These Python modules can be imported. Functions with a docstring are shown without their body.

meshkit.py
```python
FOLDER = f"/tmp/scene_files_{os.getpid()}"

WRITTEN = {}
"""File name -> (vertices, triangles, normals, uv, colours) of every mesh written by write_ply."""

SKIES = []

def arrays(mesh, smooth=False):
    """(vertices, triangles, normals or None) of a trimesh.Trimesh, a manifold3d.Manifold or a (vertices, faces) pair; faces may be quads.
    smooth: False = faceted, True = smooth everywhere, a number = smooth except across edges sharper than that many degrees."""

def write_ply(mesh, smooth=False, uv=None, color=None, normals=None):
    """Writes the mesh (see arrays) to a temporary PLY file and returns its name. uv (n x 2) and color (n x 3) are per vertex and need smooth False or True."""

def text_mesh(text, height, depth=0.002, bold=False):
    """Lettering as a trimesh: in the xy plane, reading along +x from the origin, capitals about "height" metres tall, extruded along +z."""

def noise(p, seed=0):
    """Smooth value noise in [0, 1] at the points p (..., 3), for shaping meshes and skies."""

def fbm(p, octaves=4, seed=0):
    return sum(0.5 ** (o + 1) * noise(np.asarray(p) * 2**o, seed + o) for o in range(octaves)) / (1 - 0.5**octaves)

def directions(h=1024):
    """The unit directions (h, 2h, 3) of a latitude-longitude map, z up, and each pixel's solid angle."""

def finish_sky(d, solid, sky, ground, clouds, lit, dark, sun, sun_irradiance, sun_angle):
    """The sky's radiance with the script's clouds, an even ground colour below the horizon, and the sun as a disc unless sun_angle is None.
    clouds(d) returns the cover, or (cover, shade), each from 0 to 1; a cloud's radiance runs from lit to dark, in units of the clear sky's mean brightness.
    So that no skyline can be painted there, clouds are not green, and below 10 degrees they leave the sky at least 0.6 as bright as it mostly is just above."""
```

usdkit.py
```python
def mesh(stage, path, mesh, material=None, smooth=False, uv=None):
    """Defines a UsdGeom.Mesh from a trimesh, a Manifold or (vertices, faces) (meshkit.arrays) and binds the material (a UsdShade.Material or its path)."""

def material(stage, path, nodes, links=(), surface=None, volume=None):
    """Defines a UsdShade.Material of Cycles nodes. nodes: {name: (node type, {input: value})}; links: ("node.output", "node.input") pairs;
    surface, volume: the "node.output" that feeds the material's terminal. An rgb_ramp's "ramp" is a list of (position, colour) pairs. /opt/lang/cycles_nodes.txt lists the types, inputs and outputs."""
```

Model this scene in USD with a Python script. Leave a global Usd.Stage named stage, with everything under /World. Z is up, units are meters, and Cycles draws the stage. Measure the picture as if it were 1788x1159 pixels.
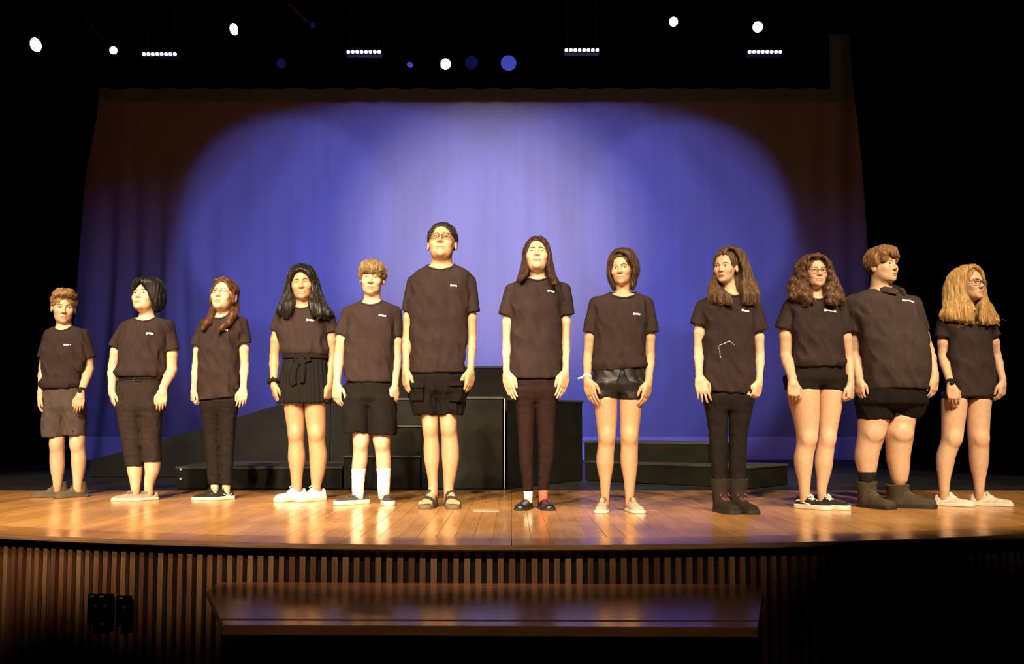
import math, random
import numpy as np, trimesh, usdkit, meshkit
from scipy.interpolate import PchipInterpolator
from shapely.geometry import Polygon
from pxr import Usd, UsdGeom, UsdLux, UsdShade, Gf, Sdf, Vt

random.seed(7)
rng = np.random.default_rng(7)
stage = Usd.Stage.CreateInMemory()
UsdGeom.SetStageUpAxis(stage, 'Z')
UsdGeom.SetStageMetersPerUnit(stage, 1.0)
UsdGeom.Xform.Define(stage, '/World')
UsdGeom.Scope.Define(stage, '/World/Looks')

# ------------------------------------------------------------------ camera
F = 2000.0                      # focal length in pixels of the 1788 x 1159 frame
ST = 0.9                        # stage top above the auditorium floor
EYE = np.array([0.0, 0.0, ST + 0.56])
PITCH = math.atan((735 - 579.5) / F)
cam = UsdGeom.Camera.Define(stage, '/World/camera')
cam.CreateHorizontalApertureAttr(36.0)
cam.CreateVerticalApertureAttr(36.0 * 1159 / 1788)
cam.CreateFocalLengthAttr(36.0 * F / 1788)
cam.CreateClippingRangeAttr(Gf.Vec2f(0.05, 200.0))
cam.AddTranslateOp().Set(Gf.Vec3d(*map(float, EYE)))
cam.AddRotateXOp().Set(90 + math.degrees(PITCH))
cam.CreateExposureAttr(0.0)

# ------------------------------------------------------------------ lights
def spot(name, pos, target, colour, power, cone, soft=0.5, radius=0.09):
    l = UsdLux.SphereLight.Define(stage, '/World/' + name)
    l.CreateRadiusAttr(radius)
    l.CreateIntensityAttr(power)
    l.CreateNormalizeAttr(True)
    l.CreateColorAttr(Gf.Vec3f(*colour))
    sh = UsdLux.ShapingAPI.Apply(l.GetPrim())
    sh.CreateShapingConeAngleAttr(cone)
    sh.CreateShapingConeSoftnessAttr(soft)
    m = Gf.Matrix4d().SetLookAt(Gf.Vec3d(*map(float, pos)), Gf.Vec3d(*map(float, target)), Gf.Vec3d(0, 0.01, 1)).GetInverse()
    l.AddTransformOp().Set(m)
    return l

WARM = (1.0, 0.80, 0.50)
KEY = 1350.0
# front-of-house spots hang under the auditorium ceiling and cross over the line of people
for n_, (px_, tx_, pw_, cn_) in enumerate([(-5.2, -3.3, 1.25, 13.0), (-4.2, -1.2, 1.2, 14.2), (-1.6, -2.3, 0.95, 14.2), (1.2, 0.6, 0.75, 14.6), (3.2, 2.0, 0.88, 12.8), (5.4, 3.4, 1.05, 12.6)]):
    spot(f'house_spot_{n_:03d}', (px_, -0.6, 8.4), (tx_, 7.9, ST + 0.95), WARM, KEY * pw_, cn_, 0.25)
# unseen lamps added to brighten the apron and the top of the stage front
for n_, (tx_, tz_, pw_) in enumerate([(-2.5, 1.36, 0.8), (-1.5, 1.16, 1.15), (-0.5, 0.98, 0.85), (0.28, 1.0, 0.6)]):
    spot(f'rail_spot_{n_:03d}', (tx_ - 0.7, -2.5, 6.6), (tx_, 6.0, ST + tz_), WARM, 900 * pw_, 9.8, 0.25)
spot('step_fill_spot', (-0.4, -2.5, 6.6), (-0.15, 4.7, 0.55), WARM, 125, 10.0, 1.0)  # unseen fill lamp added to lift the step top and body
BLUE = (0.16, 0.185, 1.0)
# blue profile spots throw overlapping pools on the back cloth, two small ones fill the upper corners, a pale one washes the middle
for n_, (x_, z_, cn_, pw_) in enumerate([(-2.08, 2.38, 16.4, 0.46), (-1.2, 2.38, 16.4, 0.30), (-0.35, 2.38, 16.4, 0.30), (0.5, 2.38, 16.4, 0.30), (1.38, 2.38, 16.4, 0.46), (-3.30, 3.47, 9.0, 0.40), (2.55, 3.42, 9.0, 0.36), (-1.95, 3.82, 8.6, 0.12), (1.2, 3.82, 8.6, 0.12)]):
    spot(f'cloth_spot_{n_:03d}', (x_, 6.0, 3.95), (x_, 16.5, ST + z_), BLUE, 1120 * pw_, cn_, 0.26)
spot('cloth_wash', (-0.35, 6.0, 3.95), (-0.3, 16.5, ST + 3.05), (1.0, 0.82, 0.92), 1000, 13.6, 1.0)
for n_, (x_, pw_) in enumerate([(-4.9, 1.0), (4.2, 0.6)]):
    spot(f'cloth_spill_{n_:03d}', (x_ * 0.05, 6.0, 3.95), (x_, 16.5, ST + 0.5), BLUE, 380 * pw_, 19, 1.0)
# unseen red spot added to tint the upper back cloth like front-light spill
spot('spill_spot', (-0.3, 6.0, 3.9), (-0.3, 16.5, ST + 4.3), (1.0, 0.11, 0.04), 50, 38, 0.6)

# ------------------------------------------------------------------ pixel rays to places
def ray(px, py):
    u, v = (px - 894.0) / F, (579.5 - py) / F
    c, s = math.cos(PITCH), math.sin(PITCH)
    return np.array([u, c - s * v, s + c * v])

def at(px, py, depth):
    r = ray(px, py)
    return EYE + r * (depth / r[1])

def ground(py, px=894.0, z=ST):
    r = ray(px, py)
    return (z - EYE[2]) / r[2] * r[1]

# ------------------------------------------------------------------ scene helpers
made = {}
def path_for(name, parent=None):
    base = ('/World' if parent is None else str(parent.GetPath())) + '/' + name
    n = made.get(base, 0)
    made[base] = n + 1
    return base if n == 0 else f'{base}_{n:03d}'

def tag(p, label=None, cat=None, group=None, kind=None):
    for k, v in (('label', label), ('category', cat), ('group', group), ('kind', kind)):
        if v:
            p.SetCustomDataByKey(k, v)
    return p

def thing(name, loc, label, cat, group=None):
    x = UsdGeom.Xform.Define(stage, path_for(name))
    x.AddTranslateOp().Set(Gf.Vec3d(*map(float, loc)))
    return tag(x.GetPrim(), label, cat, group)

def origin_of(prim):
    o = np.zeros(3)
    while prim and prim.GetPath() != Sdf.Path('/World'):
        a = prim.GetAttribute('xformOp:translate')
        if a and a.HasAuthoredValue():
            o += np.array(a.Get())
        prim = prim.GetParent()
    return o

def obj(name, mesh, mat, parent=None, smooth=30, label=None):
    """One Mesh prim, its vertices given in world coordinates."""
    if hasattr(mesh, 'vertices'):
        mesh = (np.array(mesh.vertices), np.array(mesh.faces))
    elif hasattr(mesh, 'to_mesh'):
        mesh = meshkit.arrays(mesh)[:2]
    v, f = np.asarray(mesh[0], float), np.asarray(mesh[1], int)
    if parent is not None:
        v = v - origin_of(parent)
    p = usdkit.mesh(stage, path_for(name, parent), (v, f), mat, smooth).GetPrim()
    if label:
        p.SetCustomDataByKey('label', label)
    return p

def struct(name, mesh, mat, smooth=30, label=None, parent=None):
    p = obj(name, mesh, mat, parent, smooth)
    if parent is None:
        tag(p, label, name.split('_')[0], None, 'structure')
    return p

def cat(ms):
    ms = [(np.asarray(m.vertices), np.asarray(m.faces)) if hasattr(m, 'vertices') else m for m in ms]
    n, vs, fs = 0, [], []
    for v, f in ms:
        if len(v) == 0:
            continue
        vs.append(v); fs.append(np.asarray(f) + n); n += len(v)
    return np.vstack(vs), np.vstack(fs)

def prism(poly, z0, z1, bevel=0.0):
    """Vertical prism over a convex outline [(x, y)], its edges chamfered by bevel."""
    P = np.array(poly, float)
    if np.sum(P[:, 0] * np.roll(P[:, 1], -1) - np.roll(P[:, 0], -1) * P[:, 1]) < 0:
        P = P[::-1]
    c, n = P.mean(0), len(P)
    def inset(b):
        if b == 0:
            return P
        e1, e0 = np.roll(P, -1, 0) - P, P - np.roll(P, 1, 0)
        e1 = e1 / np.linalg.norm(e1, axis=1, keepdims=True); e0 = e0 / np.linalg.norm(e0, axis=1, keepdims=True)
        n1, n0 = np.stack([-e1[:, 1], e1[:, 0]], 1), np.stack([-e0[:, 1], e0[:, 0]], 1)
        m = n1 + n0
        return P + b * m / np.maximum((m * n1).sum(1, keepdims=True), 0.3)
    rings = [(inset(bevel), z0), (P, z0 + bevel), (P, z1 - bevel), (inset(bevel), z1)] if bevel else [(P, z0), (P, z1)]
    v = np.vstack([np.column_stack([r, np.full(n, z)]) for r, z in rings])
    f = []
    for k in range(len(rings) - 1):
        for i in range(n):
            j = (i + 1) % n
            a, b, c2, d = k * n + i, k * n + j, (k + 1) * n + j, (k + 1) * n + i
            f += [(a, b, c2), (a, c2, d)]
    top = (len(rings) - 1) * n
    for i in range(1, n - 1):
        f += [(0, i + 1, i), (top, top + i, top + i + 1)]
    return v, np.array(f)

def box(x0, x1, y0, y1, z0, z1, bevel=0.0):
    return prism([(x0, y0), (x1, y0), (x1, y1), (x0, y1)], z0, z1, bevel)

def tube(points, radii, sides=8, flat=None):
    p = np.asarray(points, float)
    radii = np.broadcast_to(np.asarray(radii, float), (len(p),))
    t = np.gradient(p, axis=0)
    t /= np.linalg.norm(t, axis=1, keepdims=True) + 1e-12
    ref = np.array([0.0, 1.0, 0.0]) if abs(t[:, 1]).max() < 0.9 else np.array([1.0, 0.0, 0.0])
    a = np.cross(t, ref); a /= np.linalg.norm(a, axis=1, keepdims=True) + 1e-12
    b = np.cross(t, a)
    ang = np.arange(sides) * 2 * np.pi / sides
    fl = 1.0 if flat is None else flat
    v = p[:, None] + radii[:, None, None] * (np.cos(ang)[None, :, None] * a[:, None] + fl * np.sin(ang)[None, :, None] * b[:, None])
    v = v.reshape(-1, 3)
    f = []
    for i in range(len(p) - 1):
        for j in range(sides):
            q = [i * sides + j, i * sides + (j + 1) % sides, (i + 1) * sides + (j + 1) % sides, (i + 1) * sides + j]
            f += [(q[0], q[1], q[2]), (q[0], q[2], q[3])]
    n = len(v)
    v = np.vstack([v, p[0], p[-1]])
    e = (len(p) - 1) * sides
    for j in range(sides):
        f += [(n, (j + 1) % sides, j), (n + 1, e + j, e + (j + 1) % sides)]
    return v, np.array(f)

def turned(profile, centre, axis=(0, 0, 1), n=24):
    """Lathe of (radius, height) pairs about an axis through centre."""
    prof = np.array(profile, float)
    ang = np.arange(n) * 2 * np.pi / n
    v = np.stack([prof[:, None, 0] * np.cos(ang), prof[:, None, 0] * np.sin(ang), np.repeat(prof[:, 1:2], n, 1)], -1).reshape(-1, 3)
    f = []
    for i in range(len(prof) - 1):
        for j in range(n):
            q = [i * n + j, i * n + (j + 1) % n, (i + 1) * n + (j + 1) % n, (i + 1) * n + j]
            f += [(q[0], q[1], q[2]), (q[0], q[2], q[3])]
    T = trimesh.geometry.align_vectors([0, 0, 1], np.asarray(axis, float) / np.linalg.norm(axis))
    return v @ T[:3, :3].T + np.asarray(centre, float), np.array(f)

# ------------------------------------------------------------------ materials
def mat(name, nodes, links, surface='p.BSDF'):
    return usdkit.material(stage, '/World/Looks/' + name, nodes, links, surface=surface)

def plain(name, col, rough=0.6, spec=0.5, metal=0.0, **kw):
    return mat(name, {'p': ('principled_bsdf', {'base_color': col, 'roughness': rough, 'specular_ior_level': spec, 'metallic': metal, **kw})}, [])

def mottled(name, c1, c2, scale=(20, 20, 20), rough=0.7, bump=0.0, bscale=None, spec=0.3, detail=3.0, rmul=None, **kw):
    n = {'g': ('geometry', {}), 'm': ('mapping', {'scale': scale}), 'n': ('noise_texture', {'scale': 1.0, 'detail': detail}),
         'r': ('rgb_ramp', {'ramp': [(0.3, c1), (0.7, c2)]}),
         'p': ('principled_bsdf', {'roughness': rough, 'specular_ior_level': spec, **kw})}
    l = [('g.position', 'm.vector'), ('m.vector', 'n.vector'), ('n.fac', 'r.fac'), ('r.color', 'p.base_color')]
    if bump:
        n['m2'] = ('mapping', {'scale': bscale or scale}); n['n2'] = ('noise_texture', {'scale': 1.0, 'detail': 2.0})
        n['b'] = ('bump', {'strength': bump, 'distance': 0.004})
        l += [('g.position', 'm2.vector'), ('m2.vector', 'n2.vector'), ('n2.fac', 'b.height'), ('b.normal', 'p.normal')]
    return mat(name, n, l)

def emit(name, col, strength):
    return mat(name, {'e': ('emission', {'color': col, 'strength': strength})}, [], surface='e.emission')

def planks_mat(name, c1, c2, rough=0.19):
    n = {'g': ('geometry', {}), 'o': ('object_info', {}), 'm': ('mapping', {'scale': (55, 2.2, 20)}), 'n': ('noise_texture', {'scale': 1.0, 'detail': 5.0, 'distortion': 0.4}),
         'r': ('rgb_ramp', {'ramp': [(0.25, c1), (0.75, c2)]}), 'h': ('hsv', {'saturation': 1.0}),
         'mr': ('map_range', {'from_min': 0.0, 'from_max': 1.0, 'to_min': 0.92, 'to_max': 1.07}),
         'm3': ('mapping', {'scale': (3.0, 1.2, 1)}), 'n3': ('noise_texture', {'scale': 1.0, 'detail': 4.0}),
         'rr': ('map_range', {'from_min': 0.3, 'from_max': 0.7, 'to_min': rough - 0.05, 'to_max': rough + 0.08}),
         'b': ('bump', {'strength': 0.12, 'distance': 0.002}),
         'p': ('principled_bsdf', {'specular_ior_level': 0.7})}
    l = [('g.position', 'm.vector'), ('m.vector', 'n.vector'), ('n.fac', 'r.fac'), ('r.color', 'h.color'), ('o.random', 'mr.value'), ('mr.result', 'h.value'), ('h.color', 'p.base_color'),
         ('g.position', 'm3.vector'), ('m3.vector', 'n3.vector'), ('n3.fac', 'rr.value'), ('rr.result', 'p.roughness'), ('n3.fac', 'b.height'), ('b.normal', 'p.normal')]
    return mat(name, n, l)

M = {}
M['plank'] = [planks_mat('stage_oak', (0.42, 0.19, 0.055), (0.58, 0.29, 0.095)), planks_mat('stage_oak_light', (0.46, 0.215, 0.065), (0.62, 0.32, 0.108)), planks_mat('stage_oak_dark', (0.39, 0.17, 0.048), (0.55, 0.265, 0.084))]
M['border'] = planks_mat('border_oak', (0.30, 0.13, 0.045), (0.42, 0.20, 0.07), 0.18)
M['nosing'] = mottled('nosing_wood', (0.10, 0.05, 0.025), (0.16, 0.085, 0.045), (8, 8, 60), 0.35, spec=0.4)
M['slat'] = [mottled('slat_walnut', (0.085, 0.034, 0.016), (0.12, 0.052, 0.026), (60, 60, 3), 0.45), mottled('slat_walnut_dark', (0.060, 0.020, 0.011), (0.085, 0.032, 0.017), (60, 60, 3), 0.45), mottled('slat_walnut_pale', (0.11, 0.052, 0.025), (0.15, 0.075, 0.038), (60, 60, 3), 0.45)]
M['backing'] = plain('slat_backing_black', (0.006, 0.004, 0.004), 0.9, 0.1)
M['step_wood'] = mottled('step_top_mahogany', (0.24, 0.088, 0.040), (0.34, 0.135, 0.065), (3, 50, 30), 0.20, spec=0.45)
M['step_body'] = mottled('step_body_mahogany', (0.10, 0.022, 0.014), (0.14, 0.034, 0.02), (3, 30, 30), 0.5)
M['black_floor'] = mottled('black_stage_floor', (0.010, 0.010, 0.012), (0.030, 0.029, 0.032), (3.0, 9.0, 3.0), 0.42, spec=0.4, detail=6.0)
M['velour'] = plain('black_velour', (0.0015, 0.0015, 0.0016), 1.0, 0.0)
M['void'] = plain('black_paint', (0.0015, 0.0015, 0.0015), 1.0, 0.0)
M['cloth'] = mottled('cyc_cloth', (0.34, 0.34, 0.34), (0.37, 0.37, 0.37), (7, 1, 0.25), 0.95, spec=0.05)
M['hem'] = plain('cyc_hem_webbing', (0.62, 0.60, 0.60), 0.95, 0.05)
M['house_floor'] = plain('auditorium_carpet', (0.01, 0.005, 0.005), 1.0, 0.0)
M['riser'] = mottled('riser_black_paint', (0.0055, 0.0052, 0.0036), (0.0105, 0.0098, 0.0070), (3, 3, 5), 0.7, spec=0.15, detail=5.0)
M['riser_dark'] = mottled('riser_dark_paint', (0.005, 0.0048, 0.0036), (0.010, 0.0095, 0.007), (3, 3, 5), 0.7, spec=0.15, detail=5.0)
M['riser_top'] = mottled('riser_scuffed_top', (0.025, 0.024, 0.020), (0.05, 0.048, 0.04), (4, 7, 4), 0.5, spec=0.4, detail=5.0)
M['edge_white'] = plain('worn_white_edge', (0.42, 0.40, 0.36), 0.6)
M['steel'] = plain('dull_steel', (0.35, 0.34, 0.33), 0.35, metal=1.0)
M['dark_metal'] = plain('dark_fixture_metal', (0.004, 0.004, 0.0045), 0.5)

# ------------------------------------------------------------------ the setting
RAD, APEX = 6.5, ground(953)              # the stage front is an arc bowed towards the audience
CY = APEX + RAD
BACK = ground(803)                        # depth of the back cloth
WOOD_END = ground(856)
def edge_y(x, inset=0.0):
    return CY - math.sqrt(max((RAD - inset) ** 2 - x * x, 0.01))

struct('floor_auditorium', box(-9.5, 9.5, -3.0, 9.0, -0.1, 0.0), M['house_floor'], label='dark auditorium floor below the stage front')
struct('wall_back', box(-9.5, 9.5, BACK + 1.6, BACK + 1.75, ST, 9.6), M['void'], label='black rear wall of the stage house behind the back cloth')
struct('wall_left', box(-9.7, -9.5, -3.0, BACK + 1.75, 0, 9.6), M['void'], label='black left wall of the stage house')
struct('wall_right', box(9.5, 9.7, -3.0, BACK + 1.75, 0, 9.6), M['void'], label='black right wall of the stage house')
struct('ceiling', box(-9.7, 9.7, -3.0, BACK + 1.75, 9.6, 9.75), M['void'], label='black ceiling above the stage')

floor = tag(UsdGeom.Xform.Define(stage, path_for('floor_stage')).GetPrim(), 'glossy orange hardwood stage apron the people stand on', 'floor', None, 'structure')
PW, BORD = 0.092, 0.36
r_ = random.Random(3)
xs = np.arange(-4.6, 4.6, PW)
for i, x0 in enumerate(xs):
    x1 = x0 + PW - 0.0014
    ya0, ya1 = edge_y(x0, BORD), edge_y(x1, BORD)
    cuts = [WOOD_END]
    y = max(ya0, ya1) + r_.uniform(0.5, 2.2)
    while y < WOOD_END - 0.5:
        cuts.insert(-1, y); y += r_.uniform(1.5, 2.6)
    cuts = sorted(cuts)
    lo = None
    for c in cuts:
        if lo is None:
            poly = [(x0, ya0), (x1, ya1), (x1, c - 0.001), (x0, c - 0.001)]
        else:
            poly = [(x0, lo + 0.001), (x1, lo + 0.001), (x1, c - 0.001), (x0, c - 0.001)]
        lo = c
        obj('plank', prism(poly, ST - 0.03, ST + r_.uniform(-0.0004, 0.0004), 0.0012), M['plank'][r_.choice([0, 0, 1, 1, 2])], floor, False)
NA = 10
AMAX = 0.62
def arc_pts(a0, a1, rad, n):
    return [(rad * math.sin(a), CY - rad * math.cos(a)) for a in np.linspace(a0, a1, n)]
def arc_slab(a0, a1, ro, ri, z0, z1, n=14):
    o, i_ = arc_pts(a0, a1, ro, n), arc_pts(a0, a1, ri, n)
    v = np.array([(*p, z) for p in o for z in (z0, z1)] + [(*p, z) for p in i_ for z in (z0, z1)])
    f, k = [], 2 * n
    for j in range(n - 1):
        a, b = 2 * j, 2 * j + 2
        f += [(a, b, b + 1), (a, b + 1, a + 1), (k + a, k + b + 1, k + b), (k + a, k + a + 1, k + b + 1), (a + 1, b + 1, k + b + 1), (a + 1, k + b + 1, k + a + 1), (a, k + b, b), (a, k + a, k + b)]
    for j in (0, n - 1):
        a = 2 * j
        q = [(a, a + 1, k + a + 1), (a, k + a + 1, k + a)]
        f += q if j == 0 else [t[::-1] for t in q]
    return v, np.array(f)
for i in range(NA):
    a0, a1 = -AMAX + 2 * AMAX * i / NA, -AMAX + 2 * AMAX * (i + 1) / NA - 0.0004
    obj('border_board', arc_slab(a0, a1, RAD - 0.022, RAD - BORD + 0.001, ST - 0.03, ST), M['border'], floor, False)
# rounded nosing along the stage edge
prof = [(0.0, 0.001), (0.014, -0.002), (0.022, -0.009), (0.022, -0.019), (0.012, -0.025), (-0.03, -0.026)]
aa = np.linspace(-AMAX, AMAX, 90)
nv = np.array([((RAD - 0.022 + dr) * math.sin(a), CY - (RAD - 0.022 + dr) * math.cos(a), ST + dz) for a in aa for dr, dz in prof])
nf = []
for i in range(len(aa) - 1):
    for j in range(len(prof) - 1):
        q = [i * 6 + j, i * 6 + j + 1, (i + 1) * 6 + j + 1, (i + 1) * 6 + j]
        nf += [(q[0], q[2], q[1]), (q[0], q[3], q[2])]
obj('nosing', (nv, np.array(nf)), M['nosing'], floor, 40, label='worn dark rounded nosing along the stage edge')
struct('floor_upstage', box(-9.4, 9.4, WOOD_END, BACK + 1.6, ST - 0.05, ST - 0.004), M['black_floor'], label='scuffed black stage floor behind the wooden apron')

front = tag(UsdGeom.Xform.Define(stage, path_for('wall_front')).GetPrim(), 'curved stage front of upright dark walnut slats', 'wall', None, 'structure')
obj('backing', arc_slab(-AMAX, AMAX, RAD - 0.085, RAD - 0.115, 0.0, ST - 0.030, 60), M['backing'], front, 40)
pitch_ = 0.0515 / RAD
na = int(2 * (AMAX - 0.01) / pitch_)
rs = random.Random(11)
for i in range(na):
    a = -AMAX + 0.01 + i * pitch_
    w, dpt = 0.0132 + rs.uniform(-0.0010, 0.0010), 0.014
    c = np.array([(RAD - 0.075) * math.sin(a), CY - (RAD - 0.075) * math.cos(a)])
    t, n = np.array([math.cos(a), math.sin(a)]), np.array([math.sin(a), -math.cos(a)])
    o = rs.uniform(-0.002, 0.002)
    poly = [c - t * w - n * 0.012, c - t * w + n * (dpt + o), c + t * w + n * (dpt + o), c + t * w - n * 0.012]
    obj('slat', prism(poly, 0.0, ST - 0.030, 0.002), M['slat'][rs.choice([0, 0, 1, 2])], front, False)

# wooden step unit standing against the stage front
ZT = ST - 0.16
def on(px, py, z):
    return at(px, py, ground(py, px, z))[:2]
pl = [on(380, 1016, ZT), on(361, 1031, ZT), on(384, 1080, ZT), on(1325, 1083, ZT), on(1333, 1032, ZT), on(1316, 1020, ZT)]
fl = [on(385, 1083.5, ZT), on(388, 1092, ZT), on(1323, 1096, ZT), on(1325, 1086.5, ZT)]
tn = thing('step_unit', (*np.mean(pl, 0), 0.0), 'wide dark wooden step with a glossy mahogany top against the slatted stage front', 'step')
obj('top_panel', prism(pl, ZT - 0.03, ZT, 0.003), M['step_wood'], tn, False)
obj('front_rail', prism(fl, ZT - 0.035, ZT + 0.002, 0.004), M['step_wood'], tn, False)
pb = [on(392, 1030, ZT), on(400, 1084, ZT) + [0, 0.07], on(1312, 1086, ZT) + [0, 0.07], on(1306, 1032, ZT)]
obj('body', prism(pb, 0.0, ZT - 0.03, 0.004), M['step_body'], tn, False)
gr = [on(386, 1078, ZT), on(389, 1090, ZT), on(1321, 1094, ZT), on(1322, 1080, ZT)]
obj('groove', prism(gr, ZT - 0.034, ZT - 0.014), M['backing'], tn, False)

# ------------------------------------------------------------------ back cloth and masking curtains
def drape(x0, x1, z0, z1, y, amp, wl, seed, nx=160, nz=24, left=None, right=None, thick=0.012, topamp=None):
    """A hanging cloth with vertical folds; left / right give its side edges as functions of height."""
    u, v = np.meshgrid(np.linspace(0, 1, nx), np.linspace(0, 1, nz), indexing='ij')
    Z = z0 + (z1 - z0) * v
    XL = left(Z) if left else np.full_like(Z, x0)
    XR = right(Z) if right else np.full_like(Z, x1)
    X = XL + (XR - XL) * u
    ph = X / wl
    w = np.sin(2 * np.pi * ph + 2.2 * meshkit.noise(np.stack([ph * 0.7, 0 * ph, Z * 0.25], -1), seed) * 3)
    w = w * (0.5 + meshkit.noise(np.stack([ph * 0.37 + 9, 0 * ph, Z * 0.3], -1), seed + 1))
    a = amp(X, Z) if callable(amp) else amp
    Y = y + a * w
    V = np.concatenate([np.stack([X, Y, Z], -1).reshape(-1, 3), np.stack([X, Y + thick, Z], -1).reshape(-1, 3)])
    f = []
    I, J = np.meshgrid(np.arange(nx - 1), np.arange(nz - 1), indexing='ij')
    q = np.stack([I * nz + J, (I + 1) * nz + J, (I + 1) * nz + J + 1, I * nz + J + 1], -1).reshape(-1, 4)
    f = np.vstack([q[:, [0, 1, 2]], q[:, [0, 2, 3]], q[:, [0, 2, 1]] + nx * nz, q[:, [0, 3, 2]] + nx * nz])
    # close the bottom and top edges
    e = []
    for j in (0, nz - 1):
        for i in range(nx - 1):
            a_, b_ = i * nz + j, (i + 1) * nz + j
            t = [(a_, b_ + nx * nz, b_), (a_, a_ + nx * nz, b_ + nx * nz)]
            e += t if j == 0 else [k[::-1] for k in t]
    return V, np.vstack([f, np.array(e)])

zc0 = at(894, 803, BACK)[2]
xl, xr = at(120, 700, BACK)[0] - 0.6, at(1530, 700, BACK)[0] + 0.5
ztop = at(894, 60, BACK)[2]
foldamp = lambda X, Z: 0.006 + 0.05 * np.clip((-3.9 - X) / 1.2, 0, 1) * np.clip((5.6 - Z) / 2.5, 0, 1) + 0.02 * np.clip((X - 3.9) / 1.2, 0, 1)
cyc = thing('back_cloth', ((xl + xr) / 2, BACK, zc0), 'pale back cloth lit by blue pools, filling the rear of the stage', 'backdrop')
obj('cloth', drape(xl, xr, zc0 + 0.33, ztop, BACK, foldamp, 0.42, 5, 260, 40), M['cloth'], cyc, True)
obj('hem', drape(xl, xr, zc0, zc0 + 0.332, BACK - 0.012, foldamp, 0.42, 5, 260, 6, thick=0.03), M['hem'], cyc, True)

DL = 14.6
def edge_fn(pts):
    q = np.array([at(px, py, DL) for px, py in pts])
    o = np.argsort(q[:, 2])
    return lambda Z: np.interp(Z, q[o, 2], q[o, 0])
el = edge_fn([(178, 100), (172, 165), (151, 302), (135, 484), (130, 560), (128, 700), (127, 806)])
er = edge_fn([(1484, 60), (1490, 130), (1505, 300), (1516, 430), (1521, 560), (1524, 700), (1526, 806)])
zb, zt_ = ST, at(894, -260, DL)[2]
o = obj('side_curtain', drape(-9.0, 0, zb, zt_, DL, 0.05, 0.3, 8, 150, 24, right=el), M['velour'], None, True)
tag(o, 'black velour side curtain hanging behind the curly-haired boy', 'curtain', 'black masking curtains')
o = obj('side_curtain', drape(0, 9.0, zb, zt_, DL, 0.05, 0.3, 9, 150, 24, left=er), M['velour'], None, True)
tag(o, 'black velour side curtain hanging behind the blonde girl', 'curtain', 'black masking curtains')
DB = 14.2
zbb = at(800, 154, DB)[2]
o = obj('border_curtain', drape(-9, at(1449, 150, DB)[0], zbb, zbb + 3.2, DB, 0.03, 0.4, 12, 200, 10), M['velour'], None, True)
tag(o, 'wide black border curtain hanging across the top of the back cloth', 'curtain')

# ------------------------------------------------------------------ black risers and ramp
def quad(*pts):
    return [np.array(p, float) for p in pts]
def gp(px, py):
    return at(px, py, ground(py, px))[:2]
RB = ground(832)
def wedge(x0, x1, h0, h1, y0, y1):
    v = np.array([(x0, y0, ST), (x1, y0, ST), (x1, y0, ST + h1), (x0, y0, ST + h0), (x0, y1, ST), (x1, y1, ST), (x1, y1, ST + h1), (x0, y1, ST + h0)])
    f = [(0, 1, 2), (0, 2, 3), (5, 4, 7), (5, 7, 6), (3, 2, 6), (3, 6, 7), (4, 0, 3), (4, 3, 7), (1, 5, 6), (1, 6, 2), (0, 4, 5), (0, 5, 1)]
    return v, np.array(f)
def hgt(px, py, d=RB):
    return at(px, py, d)[2] - ST
X0, Xs, X1 = at(157, 832, RB)[0], at(577, 700, RB)[0], at(712, 640, RB)[0]
h0, hs, h1 = hgt(157, 804), hgt(577, 680), hgt(712, 639)
RBK = RB + 1.22
rp = thing('ramp', ((X0 + X1) / 2, RB, ST), 'long black ramp rising towards the middle behind the people on the photo left', 'ramp')
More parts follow.
